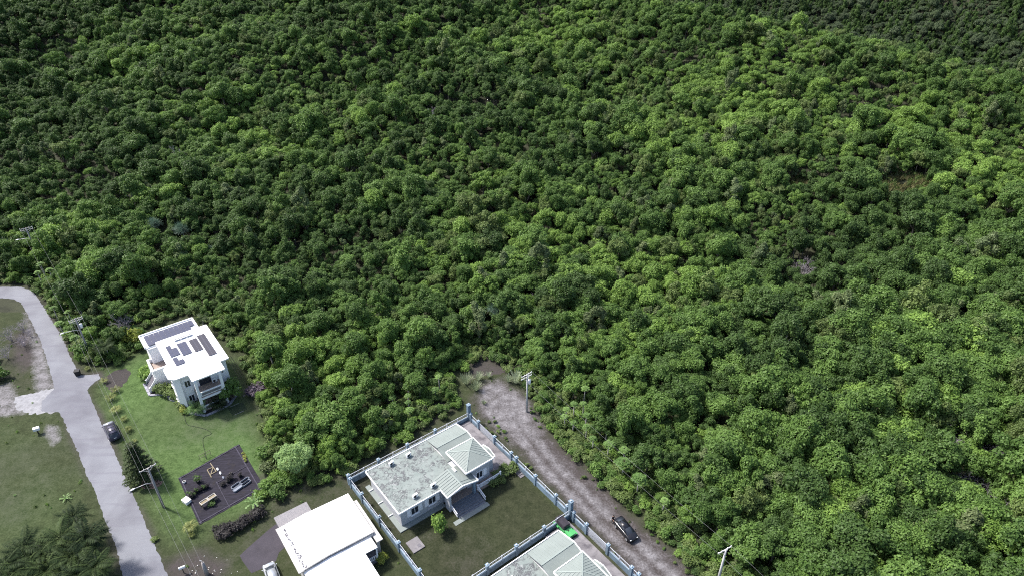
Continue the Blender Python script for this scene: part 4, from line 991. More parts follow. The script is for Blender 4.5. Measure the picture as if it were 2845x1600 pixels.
wall_run('blue wall with white gate along the dirt track, bungalow side', (20.42, 11.45), (20.42, -13.6), [(11.45 - y) / 25.05 for y in (9.2, 4.7, .2, -1.15, -5.9, -10.7, -13.2)] + [0.0], gates=((11.45 - 9.2) / 25.05,))
wall_run('weathered wall between the white-roofed house and the bungalow', (-2.4, 11.5), (-2.4, -13.5), [(11.5 - y) / 25 for y in (7.5, 2.1, -3.4, -9, -13.4)] + [0.012])
wall_run('blue wall with white railing separating the two bungalow yards', (20.4, -14.0), (-2.4, -14.0), [0, .222, .445, .665, .88, 1], tall=(0,))
wall_run('blue wall with gate along the dirt track beside the green off-roader', (20.42, -14.7), (20.42, -36), [(y - 14.7) / 21.3 for y in (17.4, 21.8, 26.3, 27.6, 32)] + [0.0], gates=((17.4 - 14.7) / 21.3,))
cs = thing('concrete_slab', 'square weathered concrete cover in the grass by the wall', 'slab', W2(-.1, -3.9), A2)
m = MB(); m.box(-.95, .95, -1.1, 1.1, 0, .14); m.build('cover', M['concrete'], cs)
m = MB(); m.box(.1, .6, -.7, -.2, .142, .17); m.build('hatch', M['concrete_dark'], cs)

# ------------------------------------------------------------------ white-roofed house at the bottom
O3 = O2; A3 = R(36)
def W3(x, y, z=0.0): return Vector((O3.x + x * math.cos(A3) - y * math.sin(A3), O3.y + x * math.sin(A3) + y * math.cos(A3), z))
h3 = thing('white_roofed_house', 'house with glaring white flat gable roof and tan carport at the bottom', 'house', W3(0, 0), A3)
m = MB(); m.prism([(-15.0, -1.2), (-4.9, -1.2), (-4.9, 6.9), (-15.0, 6.9)], 0, 3.30); m.prism([(-4.895, -2.0), (-4.4, -2.0), (-4.4, 5.4), (-4.895, 5.4)], 0, 2.9); m.build('wall', M['cream'], h3)
gable(-15.2, -4.75, -1.0, 7.4, 3.45, 3.75, -11.5, 'y', .14).build('main_roof', M['white_roof'], h3)
edges(h3, [(-15.25, 7.4, 3.44), (-15.25, -1.2, 3.44)], .75, .16, M['cream'], 'roof_ledge')
edges(h3, [(-4.7, 7.4, 3.43), (-4.7, -1.0, 3.43), (-11.5, -1.06, 3.73), (-15.2, -1.06, 3.43)], .10, .20, M['cream'], 'roof_edge')
m = MB(); g = random.Random(5)
for k in range(150):
    y = g.uniform(-1.0, 6.9); wq = .10 + .35 * abs(math.sin(y * 1.3)) * (1.2 - .1 * y); x = -14.78 + g.uniform(-.12, 1.0) * wq; a_ = g.uniform(.03, .11)
    m.add([(x - a_, y - a_ * .6, 3.53 + k * .0002), (x + a_ * .7, y - a_, 3.53 + k * .0002), (x + a_, y + a_ * .7, 3.53 + k * .0002), (x - a_ * .4, y + a_, 3.53 + k * .0002)], [(0, 1, 2, 3)])
m.build('peeling_paint_patches', M['concrete_dark'], h3, kind='stuff')
m = MB(); m.box(-5.0, -4.05, -2.5, 5.9, 2.905, 3.06); m.build('side_ledge_roof', M['cream'], h3)
gable(-15.0, -5.3, -3.3, -1.12, 3.1, 3.38, -11.3, 'y', .12).build('porch_roof', M['white_roof'], h3)
gable(-15.0, -7.1, -7.6, -3.31, 3.1, 3.38, -11.3, 'y', .12).build('porch_roof_front', M['white_roof'], h3)
m = MB(); m.box(-15.0, -5.2, -3.2, -1.21, 0, .5); m.box(-15, -7.0, -7.5, -3.21, 0, .5); m.build('porch_floor', M['concrete'], h3)
for x, y in ((-5.45, -3.1), (-7.25, -5.6), (-7.25, -3.25), (-7.25, -7.4)):
    m = MB(); m.box(x - .1, x + .1, y - .1, y + .1, .5, 2.97); m.build('porch_post', M['white'], h3)
railing('railing', h3, (-7.1, -3.1, .5), (-5.5, -3.1, .5), .85, M['white'], posts=False, step=.24, w=.1)
railing('railing', h3, (-10.5, -5.6, .5), (-7.3, -5.6, .5), .85, M['white'], posts=False, step=.24, w=.1)
window(h3, 'f', -6.9, -5.6, 1.1, 2.4, -1.2); window(h3, 'f', -10.2, -8.6, 1.1, 2.4, -1.2)
window(h3, 'r', -.6, .6, 1.2, 2.3, -4.4)
m = MB(); m.box(-15.0, -10.1, 7.42, 10.2, 2.62, 2.70)
for k in range(24): y = 7.5 + k * .115; m.box(-15.0, -10.1, y, y + .05, 2.70, 2.73)
m.build('carport_roof', M['tan_metal'], h3)
for x in (-14.8, -12.5, -10.3):
    m = MB(); m.box(x - .06, x + .06, 10.0, 10.12, 0, 2.62); m.build('carport_post', M['metal'], h3)
m = MB(); m.box(-14.98, -14.9, 7.5, 9.2, .0, 1.2); m.build('carport_side', M['white'], h3)
sheet('driveway', [P2(660 + x / 4.954, 1340 + y / 4.954) for x, y in [(600, 560), (520, 575), (400, 670), (160, 880), (30, 1000), (70, 1080), (190, 1245), (420, 1150), (530, 1075), (570, 960), (660, 880), (800, 800)]], .012, M['drive'], kind='structure')

# ------------------------------------------------------------------ white two-storey house with solar panels
O1 = Vector((-53.86, 90.86, 0)); A1 = R(37.5)
def W1(x, y, z=0.0): return Vector((O1.x + x * math.cos(A1) - y * math.sin(A1), O1.y + x * math.sin(A1) + y * math.cos(A1), z))
h1 = thing('two_storey_house', 'white two-storey house with rooftop solar panels and front balconies', 'house', W1(0, 0), A1)
m = MB(); m.prism([(6.1, 3.2), (6.1, 15.0), (-2.1, 15.0), (-2.1, 7.0), (-2.9, 6.2), (-2.9, 3.5), (-1.95, 2.5), (-1.55, 3.0), (-.2, 3.0), (-.2, 3.2)], 0, 6.95); m.build('wall', M['white'], h1)
m = MB(); m.prism([(-3.9, 15.005), (5.0, 15.005), (5.0, 19.5), (-3.9, 19.5)], 0, 6.5); m.build('rear_wall', M['white'], h1)
roof1 = [(6.6, 15.3), (6.6, 2.75), (5.05, 2.75), (5.05, .15), (-.35, .15), (-.35, 2.4), (-2.6, 2.4), (-3.4, 3.2), (-3.4, 6.2), (-2.5, 7.2), (-2.4, 15.3)]
m = MB(); m.prism(roof1, 6.955, 7.18); m.build('main_roof', M['white_roof'], h1)
edges(h1, [(x, y, 7.2) for x, y in roof1 + roof1[:1]], .2, .12, M['white'], 'roof_rim')
rr = [(-4.3, 15.31), (5.3, 15.31), (5.3, 19.85), (-4.3, 19.85)]
m = MB(); m.prism(rr, 6.505, 6.7); m.build('rear_roof', M['white_roof'], h1); edges(h1, [(x, y, 6.78) for x, y in [rr[1], rr[2], rr[3], rr[0]]], .22, .3, M['white'], 'roof_rim')
# balcony wing
for z0, nm in ((.45, 'lower_balcony'), (3.45, 'upper_balcony')):
    m = MB(); m.box(.0, 4.2, .15, 3.19, z0 - .3, z0); b_ = m.build(nm, M['tile_brown'], h1)
    m = MB(); m.box(.27, 3.93, .1, .2, z0 + .0, z0 + .78); m.box(.2, 4.0, .04, .26, z0 + .78, z0 + .9); m.build('balcony_front', M['white'], b_)
    m = MB(); m.box(.45, 3.75, .088, .098, z0 + .15, z0 + .68); m.build('balcony_panel', M['concrete'], b_)
for x in (.0, 4.1):
    m = MB(); m.box(x - .22, x + .22, -.02, .42, 0, 6.95); m.build('column', M['white'], h1)
m = MB(); m.box(.23, 3.87, .05, .35, 2.75, 3.14); m.build('balcony_beam', M['white'], h1)
for z0 in (.46, 3.46):
    m = MB(); m.box(1.0, 3.0, 3.15, 3.19, z0, z0 + 2.1); m.build('balcony_door', M['glass'], h1)
    ac_unit(W1(3.4, 2.7, z0), A1, 'white air conditioner on the %s balcony of the white house' % ('upper' if z0 > 1 else 'lower'), 'air conditioners on the balconies')
for z0 in (1.2, 4.4): window(h1, 'f', -1.3, -.45, z0, z0 + 1.25, 3.0)
window(h1, 'l', 4.3, 5.3, 4.4, 5.5, -2.9); window(h1, 'l', 4.3, 5.3, 1.3, 2.4, -2.9); window(h1, 'f', 4.6, 5.3, 1.2, 2.4, 3.2); window(h1, 'f', 4.6, 5.3, 4.4, 5.5, 3.2); window(h1, 'l', 9.0, 10.2, 4.3, 5.5, -2.1)
# side terrace with parapet and outside stairs
m = MB(); m.box(-4.75, -2.105, 11.7, 15.9, 0, 3.2); m.build('terrace_block', M['white'], h1)
m = MB(); m.box(-4.4, -2.12, 12.3, 15.6, 3.2, 3.215); m.build('terrace_floor', M['tile_brown'], h1)
for a in ((-4.75, -4.45, 11.7, 15.9), (-4.449, -2.11, 11.7, 12.1), (-4.449, -3.91, 15.6, 15.9)):
    m = MB(); m.box(a[0], a[1], a[2], a[3], 3.201, 3.95); m.build('parapet', M['white'], h1)
for k in range(8):
    m = MB(); m.box(-4.77 - .19 * (k + 1), -4.77 - .19 * k - .003, 11.2, 13.9, 0, 1.9 - .22 * (k + 1) + .1); m.build('stair_step', M['concrete_dark'], h1)
for y in (11.2, 13.9): railing('stair_railing', h1, (-4.8, y, 1.6), (-6.1, y, .1), .9, M['white'], posts=True, step=.22, w=.1)
# solar panels, one object each
M['solar_frame'] = plain('dark_panel_frame', (.075, .078, .11), .5, .05, 2)
def panel(x, y, w, d, z, mat, tilt=0.0):
    pm = MB(); pm.box(-w / 2, w / 2, -d / 2, d / 2, 0, .045); me = pm.mesh('solar_panel', mat); o = link('solar_panel', me, h1, (x, y, z)); o.rotation_euler = (tilt, 0, 0)
    fr = MB(); t_ = .035
    for a in ((-w / 2, w / 2, -d / 2, -d / 2 + t_), (-w / 2, w / 2, d / 2 - t_, d / 2), (-w / 2, -w / 2 + t_, -d / 2 + t_, d / 2 - t_), (w / 2 - t_, w / 2, -d / 2 + t_, d / 2 - t_)): fr.box(*a, .046, .056)
    fr.build('frame', M['solar_frame'], o)
for i in range(10):
    for j in range(2):
        if (i, j) == (9, 0): continue
        panel(-3.3 + i * .87, 16.35 + j * 1.7, .85, 1.68, 6.95, M['solar_blue'], R(4))
def array(x0, y0, nx, ny, w, d, mat, skip=(), ori=0):
    for i in range(nx):
        for j in range(ny):
            if (i, j) in skip: continue
            panel(x0 + (i + .5) * w, y0 + (j + .5) * d, w - .015, d - .02, 7.3, mat, R(3))
array(-1.4, 9.0, 2, 3, .80, 1.22, M['solar_blue'], skip=((1, 2),)); array(-1.35, 6.0, 2, 2, .78, 1.22, M['solar_blue'], skip=((1, 1),))
array(.45, 8.2, 2, 3, .78, 1.36, M['solar_blue']); array(2.5, 8.0, 2, 3, .70, 1.36, M['solar_brown']); array(4.1, 5.3, 2, 5, .68, 1.46, M['solar_brown'])
for x in (0.9, 2.0, 3.1): panel(x, 13.75, 1.05, .55, 7.45, M['solar_blue'], R(-25))
for x, y, c in ((5.9, 4.2, 0), (5.8, 12.0, 0), (-1.9, 14.2, 0), (3.0, 4.5, 0)):
    m = MB(); m.tube([(x, y, 7.18), (x, y, 7.5)], .07, 8); m.build('roof_vent_pipe', M['metal'], h1)
# kerbed planting bed round the house
bed = [W1(x, y) for x, y in [(-6.5, 14.6), (-6.5, 10.5), (-4.1, 9.1), (-3.9, 8.0), (-3.8, 6.9), (-3.0, 6.0), (-3.0, 2.4), (-.1, -1.0), (1.8, -.9), (4.2, -.6), (5.8, 1.0), (7.0, 3.0)]]
sheet('planting_bed', [(p.x, p.y) for p in bed] + [(W1(5.5, 5).x, W1(5.5, 5).y), (W1(-1, 10).x, W1(-1, 10).y)], .012, M['dirt'], kind='structure')
sheet('soil_bed', rough_poly([P2(*p) for p in [(284, 1056), (318, 1030), (352, 1022), (362, 1034), (350, 1062), (322, 1088), (302, 1080)]], .5, .2, 8), .008, M['dirt'], kind='structure')
kb = thing('garden_kerb', 'low grey stone kerb round the beds of the white house', 'kerb', W1(0, 0))
for a, b in zip(bed[:-1], bed[1:]):
    m = MB(); d = (b - a); n_ = max(1, int(d.length / .9))
    for k in range(n_):
        p, q = a.lerp(b, k / n_ + .012) - W1(0, 0), a.lerp(b, (k + 1) / n_ - .012) - W1(0, 0)
        s = MB(); s.bar(p + Vector((0, 0, .09)), q + Vector((0, 0, .09)), .42, .2); s.build('kerb_stone', M['stone'], kb)
for k in range(3):
    t_ = thing('timber_prop', 'long pale timber leaning behind the white house, %s of three' % ('leftmost', 'middle', 'rightmost')[k], 'pole', W1(7.6 + k * .4, 6.2 + k * .5), A1, 'timbers leaning behind the white house')
    m = MB(); m.tube([(.5, -1.2, 0), (-.3, 1.2, 3.4)], .06, 6); m.build('timber', M['wood'], t_)

# ------------------------------------------------------------------ vehicles
def loft(sections):
    """sections: list of (x, [(y, z) half outline from bottom centre to top centre])"""
    m = MB(); k = len(sections[0][1]); rows = []
    for x, hs in sections:
        full = [(x, y, z) for y, z in hs] + [(x, -y, z) for y, z in hs[::-1]]
        rows.append(full)
    n = len(rows[0])
    for r in rows: m.v += r
    for i in range(len(rows) - 1):
        for j in range(n): m.f.append((i * n + j, i * n + (j + 1) % n, (i + 1) * n + (j + 1) % n, (i + 1) * n + j))
    m.f.append(tuple(range(n))[::-1]); m.f.append(tuple(range((len(rows) - 1) * n, len(rows) * n))); m.m = [0] * len(m.f)
    me = bpy.data.meshes.new('t'); me.from_pydata(m.v, [], m.f); bm = bmesh.new(); bm.from_mesh(me); bmesh.ops.recalc_face_normals(bm, faces=bm.faces[:]); bm.to_mesh(me); bm.free()
    m.f = [tuple(p.vertices) for p in me.polygons]; bpy.data.meshes.remove(me); return m
def wheel(parent, x, y, r, w):
    s = 1 if y > 0 else -1
    t_ = MB(); t_.tube([(x, y - w / 2, r), (x, y - w / 2 + .03, r), (x, y + w / 2 - .03, r), (x, y + w / 2, r)], [r * .9, r, r, r * .9], 18); o = t_.build('wheel', M['black'], parent, True)
    q = MB(); q.tube([(x, y + s * (w / 2 - .01), r), (x, y + s * (w / 2 + .012), r)], r * .6, 14); q.build('rim', M['metal'], o)
def car(label, loc, rz, paint, L=4.5, Wd=1.78, hood=.92, belt=1.0, roof=1.45, tail=1.02, cab=(-.50, -.32, .12, .36), wagon=False, roofpaint=None, rails=False, cat='car', hatch=False):
    """x forward. cab = cabin stations as fractions of length: rear base, rear top, front top, front base"""
    t_ = thing('parked_car', label, cat, loc, rz); hw = Wd / 2
    def sec(x, zt, k=1.0, zb=.22): return (x, [(0, zb), (hw * .86 * k, zb), (hw * k, zb + .14), (hw * k, zt - .22), (hw * .95 * k, zt - .06), (hw * .80 * k, zt), (0, zt + .03)])
    xs = [(-.5, tail - .22, .80, .38), (-.485, tail - .04, .92, .28), (-.44, tail, .99, .22), (-.25, belt, 1.0, .2), (.1, belt, 1.0, .2), (.30, belt - .02, 1.0, .2), (.40, hood - .03, .98, .22), (.47, hood - .14, .92, .25), (.495, hood - .26, .82, .32), (.5, hood - .36, .72, .36)]
    body = loft([sec(f * L, zt, k, zb) for f, zt, k, zb in xs]).build('body', paint, t_, True)
    b0, b1, f1, f0 = [c * L for c in cab]; h = hw * .86; hr = hw * .66; zb = belt - .05
    gl = loft([(b0, [(0, zb), (h * .9, zb), (h * .88, zb + .03), (0, zb + .04)]), (b1, [(0, zb), (h, zb), (hr * .98, roof - .05), (0, roof - .03)]), ((b1 + f1) / 2, [(0, zb), (h, zb), (hr, roof - .03), (0, roof)]), (f1, [(0, zb), (h, zb), (hr * .95, roof - .06), (0, roof - .04)]), (f0, [(0, zb), (h * .92, zb), (h * .9, zb + .03), (0, zb + .04)])])
    gl.build('windows', M['glass'], t_, True)
    rp = roofpaint or paint
    rf = loft([(b1 - .06, [(0, roof - .06), (hr * .92, roof - .08), (hr * .9, roof - .045), (0, roof - .01)]), ((b1 + f1) / 2, [(0, roof - .05), (hr * 1.02, roof - .07), (hr, roof - .005), (0, roof + .035)]), (f1 + .04, [(0, roof - .08), (hr * .92, roof - .1), (hr * .9, roof - .06), (0, roof - .02)])])
    ro = rf.build('roof', rp, t_, True)
    pl = MB()
    for s in (-1, 1):
        pl.bar((f1, s * hr * .95, roof - .05), (f0 - .02, s * h * .93, zb + .03), .07, .06); pl.bar((b1, s * hr * .97, roof - .05), (b0 + .03, s * h * .92, zb + .03), .10, .08); c_ = (b1 + f1) / 2; pl.bar((c_, s * hr * 1.0, roof - .04), (c_, s * (h + .005), zb + .02), .08, .04)
    pl.build('pillars', paint, t_)
    for fx_ in (-.30, .32):
        for s in (-1, 1): wheel(t_, fx_ * L, s * (hw - .10), .33, .22)
    for s in (-1, 1):
        q = MB(); q.ball((.468 * L, s * hw * .66, hood - .24), .14, .19, .08, 10, 6); q.build('headlight', M['lamp_glass'], t_, True)
        q = MB(); q.ball((-.478 * L, s * hw * .74, tail - .16), .07, .16, .10, 8, 6); q.build('tail_light', M['red_glass'], t_, True)
        q = MB(); q.ball((f0 - .28, s * (hw + .09), belt + .06), .08, .11, .07, 8, 6); q.build('mirror', paint, t_, True)
    q = MB(); q.box(-.506 * L, -.499 * L, -.2, .2, tail - .42, tail - .30); q.build('number_plate', M['plastic_white'], t_)
    if rails:
        bn = loft([(.31 * L, [(0, belt - .06), (hw * .80, belt - .08), (hw * .78, belt + .02), (0, belt + .045)]), (.40 * L, [(0, hood - .08), (hw * .80, hood - .1), (hw * .78, hood - .005), (0, hood + .03)]), (.475 * L, [(0, hood - .2), (hw * .74, hood - .22), (hw * .72, hood - .115), (0, hood - .09)])]); bn.build('bonnet', M['car_silver'], t_, True)
        for s in (-1, 1): q = MB(); q.bar((b1 + .1, s * hr * .9, roof + .06), (f1 - .1, s * hr * .9, roof + .06), .05, .06); q.build('roof_rail', M['black'], t_)
        for f_ in (.22, .55, .85): q = MB(); xx = b1 + (f1 - b1) * f_; q.bar((xx, -hr * .88, roof + .055), (xx, hr * .88, roof + .055), .07, .035); q.build('roof_bar', M['black'], t_)
    return t_
def heading(a, b): d = P(*b) - P(*a); return math.atan2(d.y, d.x)
# grey van by the road: its front points up the road
p = P(310, 1196, .6); rz = heading((322, 1219), (296, 1168))
car('grey people carrier with silver bonnet and roof bars parked on the verge by the road', (p.x, p.y, 0), rz, M['car_grey'], roofpaint=M['car_grey'], L=4.7, Wd=1.85, hood=1.0, belt=1.08, roof=1.72, tail=1.12, cab=(-.49, -.42, .14, .32), rails=True)
p = P(1738, 1469, .6); rz = heading((1711, 1437), (1752, 1486))
car('black saloon car standing on the dirt track with a person behind it', (p.x, p.y, .012), rz, M['car_black'], L=4.15, Wd=1.72, cab=(-.44, -.24, .08, .30))
pc = p; rzc = rz
p = P(757, 1597, .6); rz = heading((768, 1625), (747, 1570))
car('silver white car at the bottom edge beside the dark driveway', (p.x, p.y, 0), rz, M['car_silver'], L=4.3, Wd=1.72, roofpaint=M['car_silver'], cab=(-.47, -.30, .10, .32))
# green off-roader with black canvas top
p = P(1571, 1468, .7); rz = heading((1549, 1447), (1590, 1491))
jp = thing('off_roader', 'bright green boxy off-roader with black canvas top in the walled yard', 'car', (p.x, p.y, .01), rz)
m = MB(); m.box(-1.75, .45, -.66, .66, .45, 1.12); m.box(.45, 1.62, -.58, .58, .5, 1.08); m.build('body', M['car_green'], jp)
m = loft([(.46, [(0, 1.05), (.60, 1.05), (.58, 1.16), (0, 1.2)]), (1.66, [(0, 1.0), (.52, 1.0), (.50, 1.08), (0, 1.12)])]); m.build('bonnet', M['car_green'], jp)
for s in (-1, 1):
    m = MB(); m.prism([(.55, s * .60), (1.75, s * .60), (1.72, s * .86), (.5, s * .86)], .78, .86); m.build('front_wing', M['car_green'], jp)
    m = MB(); m.prism([(-1.8, s * .67), (-.75, s * .67), (-.72, s * .86), (-1.8, s * .86)], .78, .87); m.build('rear_wing', M['car_green'], jp)
    m = MB(); m.prism([(-.72, s * .67), (.5, s * .67), (.5, s * .80), (-.72, s * .80)], .42, .50); m.build('side_step', M['black'], jp)
    m = MB(); m.tube([(1.63, s * .40, .86), (1.68, s * .40, .86)], .10, 12); m.build('headlight', M['lamp_glass'], jp)
    for x in (-1.25, 1.2): wheel(jp, x, s * .72, .38, .26)
m = loft([(-1.76, [(0, 1.1), (.62, 1.1), (.56, 1.72), (0, 1.76)]), (-1.6, [(0, 1.1), (.64, 1.1), (.58, 1.80), (0, 1.84)]), (.20, [(0, 1.1), (.64, 1.1), (.56, 1.76), (0, 1.80)]), (.28, [(0, 1.1), (.62, 1.1), (.54, 1.70), (0, 1.74)])]); m.build('canvas_top', M['soft_top'], jp)
m = MB(); m.add([(.30, -.60, 1.16), (.30, .60, 1.16), (.18, .54, 1.72), (.18, -.54, 1.72), (.36, -.60, 1.16), (.36, .60, 1.16), (.24, .54, 1.72), (.24, -.54, 1.72)], [(0, 1, 2, 3), (7, 6, 5, 4), (0, 4, 5, 1), (2, 6, 7, 3), (0, 3, 7, 4), (1, 5, 6, 2)]); m.build('windscreen', M['glass'], jp)
m = MB(); m.box(1.66, 1.80, -.70, .70, .46, .60); m.build('bumper', M['black'], jp)
m = MB(); m.box(.62, .86, -.22, .02, 1.19, 1.205); m.build('bonnet_vent', M['black'], jp)
m = MB(); m.tube([(-1.78, 0, .95), (-1.98, 0, .95)], .36, 16); m.build('spare_wheel', M['black'], jp, True)

# person standing behind the black car
def person(loc, rz):
    t_ = thing('person', 'person with black hair in dark clothes standing at the rear of the black car', 'person', loc, rz)
    V = [(0, 0, .98), (0, .01, 1.18), (0, .03, 1.38), (0, .05, 1.50), (0, .07, 1.58),
         (.19, .02, 1.42), (.25, .10, 1.16), (.20, .30, 1.02), (.19, .36, 1.01), (-.19, .02, 1.42), (-.25, .10, 1.16), (-.20, .30, 1.00), (-.19, .36, .99),
         (.10, 0, .93), (.11, .03, .52), (.11, -.02, .10), (.12, .13, .035), (-.10, 0, .93), (-.12, .05, .52), (-.12, .0, .10), (-.13, .15, .035)]
    rad = [.15, .14, .155, .06, .055, .065, .048, .036, .030, .065, .048, .036, .030, .095, .062, .045, .04, .095, .062, .045, .04]
    E_ = [(0, 1), (1, 2), (2, 3), (3, 4), (2, 5), (5, 6), (6, 7), (7, 8), (2, 9), (9, 10), (10, 11), (11, 12), (0, 13), (13, 14), (14, 15), (15, 16), (0, 17), (17, 18), (18, 19), (19, 20)]
    for hx, hzz in ((.19, 1.01), (-.19, .99)):                      # five fingers per hand
        for k, (dx, l) in enumerate(((-.03, .07), (-.01, .085), (.01, .08), (.03, .065))):
            o = len(V); V += [(hx + dx, .43, hzz), (hx + dx, .43 + l * .6, hzz - .02), (hx + dx, .43 + l, hzz - .05)]; rad += [.010, .009, .008]
            E_ += [(8 if hx > 0 else 12, o), (o, o + 1), (o + 1, o + 2)]
        o = len(V); sx_ = -1 if hx > 0 else 1; V += [(hx + sx_ * .05, .40, hzz - .01), (hx + sx_ * .06, .44, hzz - .03)]; rad += [.011, .009]; E_ += [(8 if hx > 0 else 12, o), (o, o + 1)]
    me = bpy.data.meshes.new('body'); me.from_pydata(V, E_, []); o = link('body', me, t_)
    m, nd, lk, b = new_mat('clothed_body')
    tc = nd.new('ShaderNodeTexCoord'); sp = nd.new('ShaderNodeSeparateXYZ'); lk.new(tc.outputs['Object'], sp.inputs[0])
    up = math_node(nd, lk, 'GREATER_THAN', sp.outputs['Z'], .95); neck = math_node(nd, lk, 'GREATER_THAN', sp.outputs['Z'], 1.49); fwd = math_node(nd, lk, 'GREATER_THAN', sp.outputs['Y'], .17)
    c = mix_node(nd, lk, up, (.035, .034, .042), (.030, .022, .024)); c = mix_node(nd, lk, neck, c, (.34, .20, .14)); c = mix_node(nd, lk, math_node(nd, lk, 'MULTIPLY', fwd, up), c, (.34, .20, .14))
    lk.new(c, b.inputs['Base Color']); b.inputs['Roughness'].default_value = .8
    me.materials.append(m)
    md = o.modifiers.new('skin', 'SKIN'); md.use_smooth_shade = True
    for i, r in enumerate(rad): me.skin_vertices[0].data[i].radius = (r, r * .8 if i < 3 else r)
    me.skin_vertices[0].data[0].use_root = True
    sb = o.modifiers.new('sub', 'SUBSURF'); sb.levels = 1; sb.render_levels = 1
    hd = MB(); hd.ball((0, .09, 1.68), .078, .098, .118, 12, 8); hd.ball((0, .19, 1.665), .014, .022, .022, 6, 4)
    for s in (-1, 1): hd.ball((s * .08, .085, 1.67), .014, .022, .032, 6, 4)
    h_ = hd.build('head', M['skin'], t_, True)
    ey = MB()
    for s in (-1, 1): ey.ball((s * .033, .176, 1.69), .013, .012, .009, 6, 4)
    ey.box(-.022, .022, .178, .184, 1.612, 1.620); ey.build('eyes_and_mouth', M['dark'], h_)
    hr = MB(); hr.ball((0, .07, 1.715), .088, .105, .10, 12, 8); hr.ball((0, .03, 1.66), .08, .06, .11, 10, 6); hr.build('hair', M['hair'], t_, True)
    return t_
px_ = pc + Vector((math.cos(rzc) * -2.75, math.sin(rzc) * -2.75, 0)) + Vector((-math.sin(rzc), math.cos(rzc), 0)) * .1
q0 = P(1704, 1431, 1.65); person((q0.x, q0.y, .012), rzc - math.pi / 2)
bgp = thing('shopping_bag', 'small white bag standing on the ground beside the black car', 'bag', P(1700, 1443) + Vector((0, 0, .012)), .4)
m = MB(); m.add([(-.16, -.1, 0), (.16, -.1, 0), (.16, .1, 0), (-.16, .1, 0), (-.19, -.07, .34), (.19, -.07, .34), (.19, .07, .34), (-.19, .07, .34)], [(0, 3, 2, 1), (0, 1, 5, 4), (1, 2, 6, 5), (2, 3, 7, 6), (3, 0, 4, 7)]); m.build('sack', M['plastic_white'], bgp)
m = MB(); m.tube([(-.1, 0, .33), (-.08, 0, .46), (.08, 0, .46), (.1, 0, .33)], .012, 5); m.build('handle', M['plastic_white'], bgp)

# ------------------------------------------------------------------ utility poles and wires
def pole(label, px, py, zt, mat, arm_dir, arms=((0.25, 2.3),), lamp=None, transformer=None, cut=None, r0=.20):
    zg = 0.0
    for _ in range(6):
        p = P(px, py, zg + zt); zg = max(0.0, hz1(p.x, p.y))
    t_ = thing('utility_pole', label, 'utility pole', (p.x, p.y, zg), arm_dir, 'utility poles')
    m = MB(); m.tube([(0, 0, -.3), (0, 0, zt * .5), (0, 0, zt)], [r0, r0 * .82, r0 * .62], 12); m.build('pole', mat, t_, True)
    ends = []
    for dz, L in arms:
        m = MB(); m.box(-L / 2, L / 2, .10, .22, zt - dz - .12, zt - dz); m.build('crossarm', M['pole_wood'] if mat is not M['pole'] else M['pole'], t_)
        for s in (-1, -.45, .45, 1):
            x = s * (L / 2 - .08); i_ = MB(); i_.tube([(x, .16, zt - dz), (x, .16, zt - dz + .08), (x, .16, zt - dz + .16)], [.05, .07, .03], 8); i_.build('insulator', M['plastic_white'], t_, True)
        br_ = MB(); br_.bar((-L * .3, .16, zt - dz - .12), (0, .16, zt - dz - .75), .04, .04); br_.bar((L * .3, .16, zt - dz - .12), (0, .16, zt - dz - .75), .04, .04); br_.build('arm_brace', M['metal'], t_)
    if lamp:
        zl, ll, az = lamp; c, s = math.cos(az), math.sin(az)
        m = MB(); m.tube([(0, 0, zl), (c * ll * .4, s * ll * .4, zl + .42), (c * ll, s * ll, zl + .5)], [.05, .045, .04], 7); a_ = m.build('lamp_arm', M['metal'], t_, True)
        m = MB(); m.ball((c * (ll + .3), s * (ll + .3), zl + .5), .42 if abs(c) > .7 else .16, .16 if abs(c) > .7 else .42, .09, 10, 6); m.build('lamp_head', M['plastic_white'], a_, True)
    if transformer:
        m = MB(); m.tube([(.42, -.1, zt - 2.3), (.42, -.1, zt - 1.45)], .25, 14); tr = m.build('transformer', M['plastic_white'], t_, True)
        m = MB(); m.tube([(.42, -.1, zt - 1.45), (.42, -.1, zt - 1.2)], .05, 8); m.build('bushing', M['pole_wood'], tr)
    def tip(x, dz=.1): return Vector((p.x + math.cos(arm_dir) * x - math.sin(arm_dir) * .16, p.y + math.sin(arm_dir) * x + math.cos(arm_dir) * .16, zg + zt - dz))
    return t_, tip
def arm_angle(a, b): return heading(a, b)
dL = R(36)
_, t1 = pole('grey pole with street light rising from the trees at the far left', 72, 634, 8.6, M['pole_wood'], arm_angle((58, 640), (88, 633)), ((.1, 2.6), (.55, 2.6)), (5.6, 2.2, math.pi * .95))
_, t2 = pole('utility pole with street light arm at the road bend above the palm', 209, 884, 8.6, M['pole_wood'], arm_angle((195, 893), (225, 882)), ((.2, 2.4), (.6, 2.4)), (5.8, 2.6, math.pi * .95), True)
_, t3 = pole('grey utility pole with street light between road and garden mat', 411, 1300, 8.4, M['pole_wood'], arm_angle((395, 1308), (430, 1290)), ((.05, 2.4),), (5.4, 2.5, math.pi * .97))
_, t4 = pole('pale concrete utility pole with transformer at the end of the dirt track', 1465, 1038, 8.6, M['pole'], arm_angle((1449, 1054), (1480, 1037)), ((.25, 2.3), (.8, 2.3)), None, True)
_, t5 = pole('pale utility pole cut by the bottom edge right of the dirt track', 2017, 1527, 8.6, M['pole'], arm_angle((2000, 1538), (2031, 1521)), ((.12, 2.3),))
def wire(label, a, b, sag=.5, r=.009, group='overhead wires'):
    a = Vector(a); b = Vector(b); m = MB(); pts = []
    for k in range(15):
        t_ = k / 14; q = a.lerp(b, t_); q.z -= sag * 4 * t_ * (1 - t_); pts.append(q)
    m.tube(pts, r, 5); m.build('overhead_wire', M['wire'], None, label=label, cat='wire', group=group)
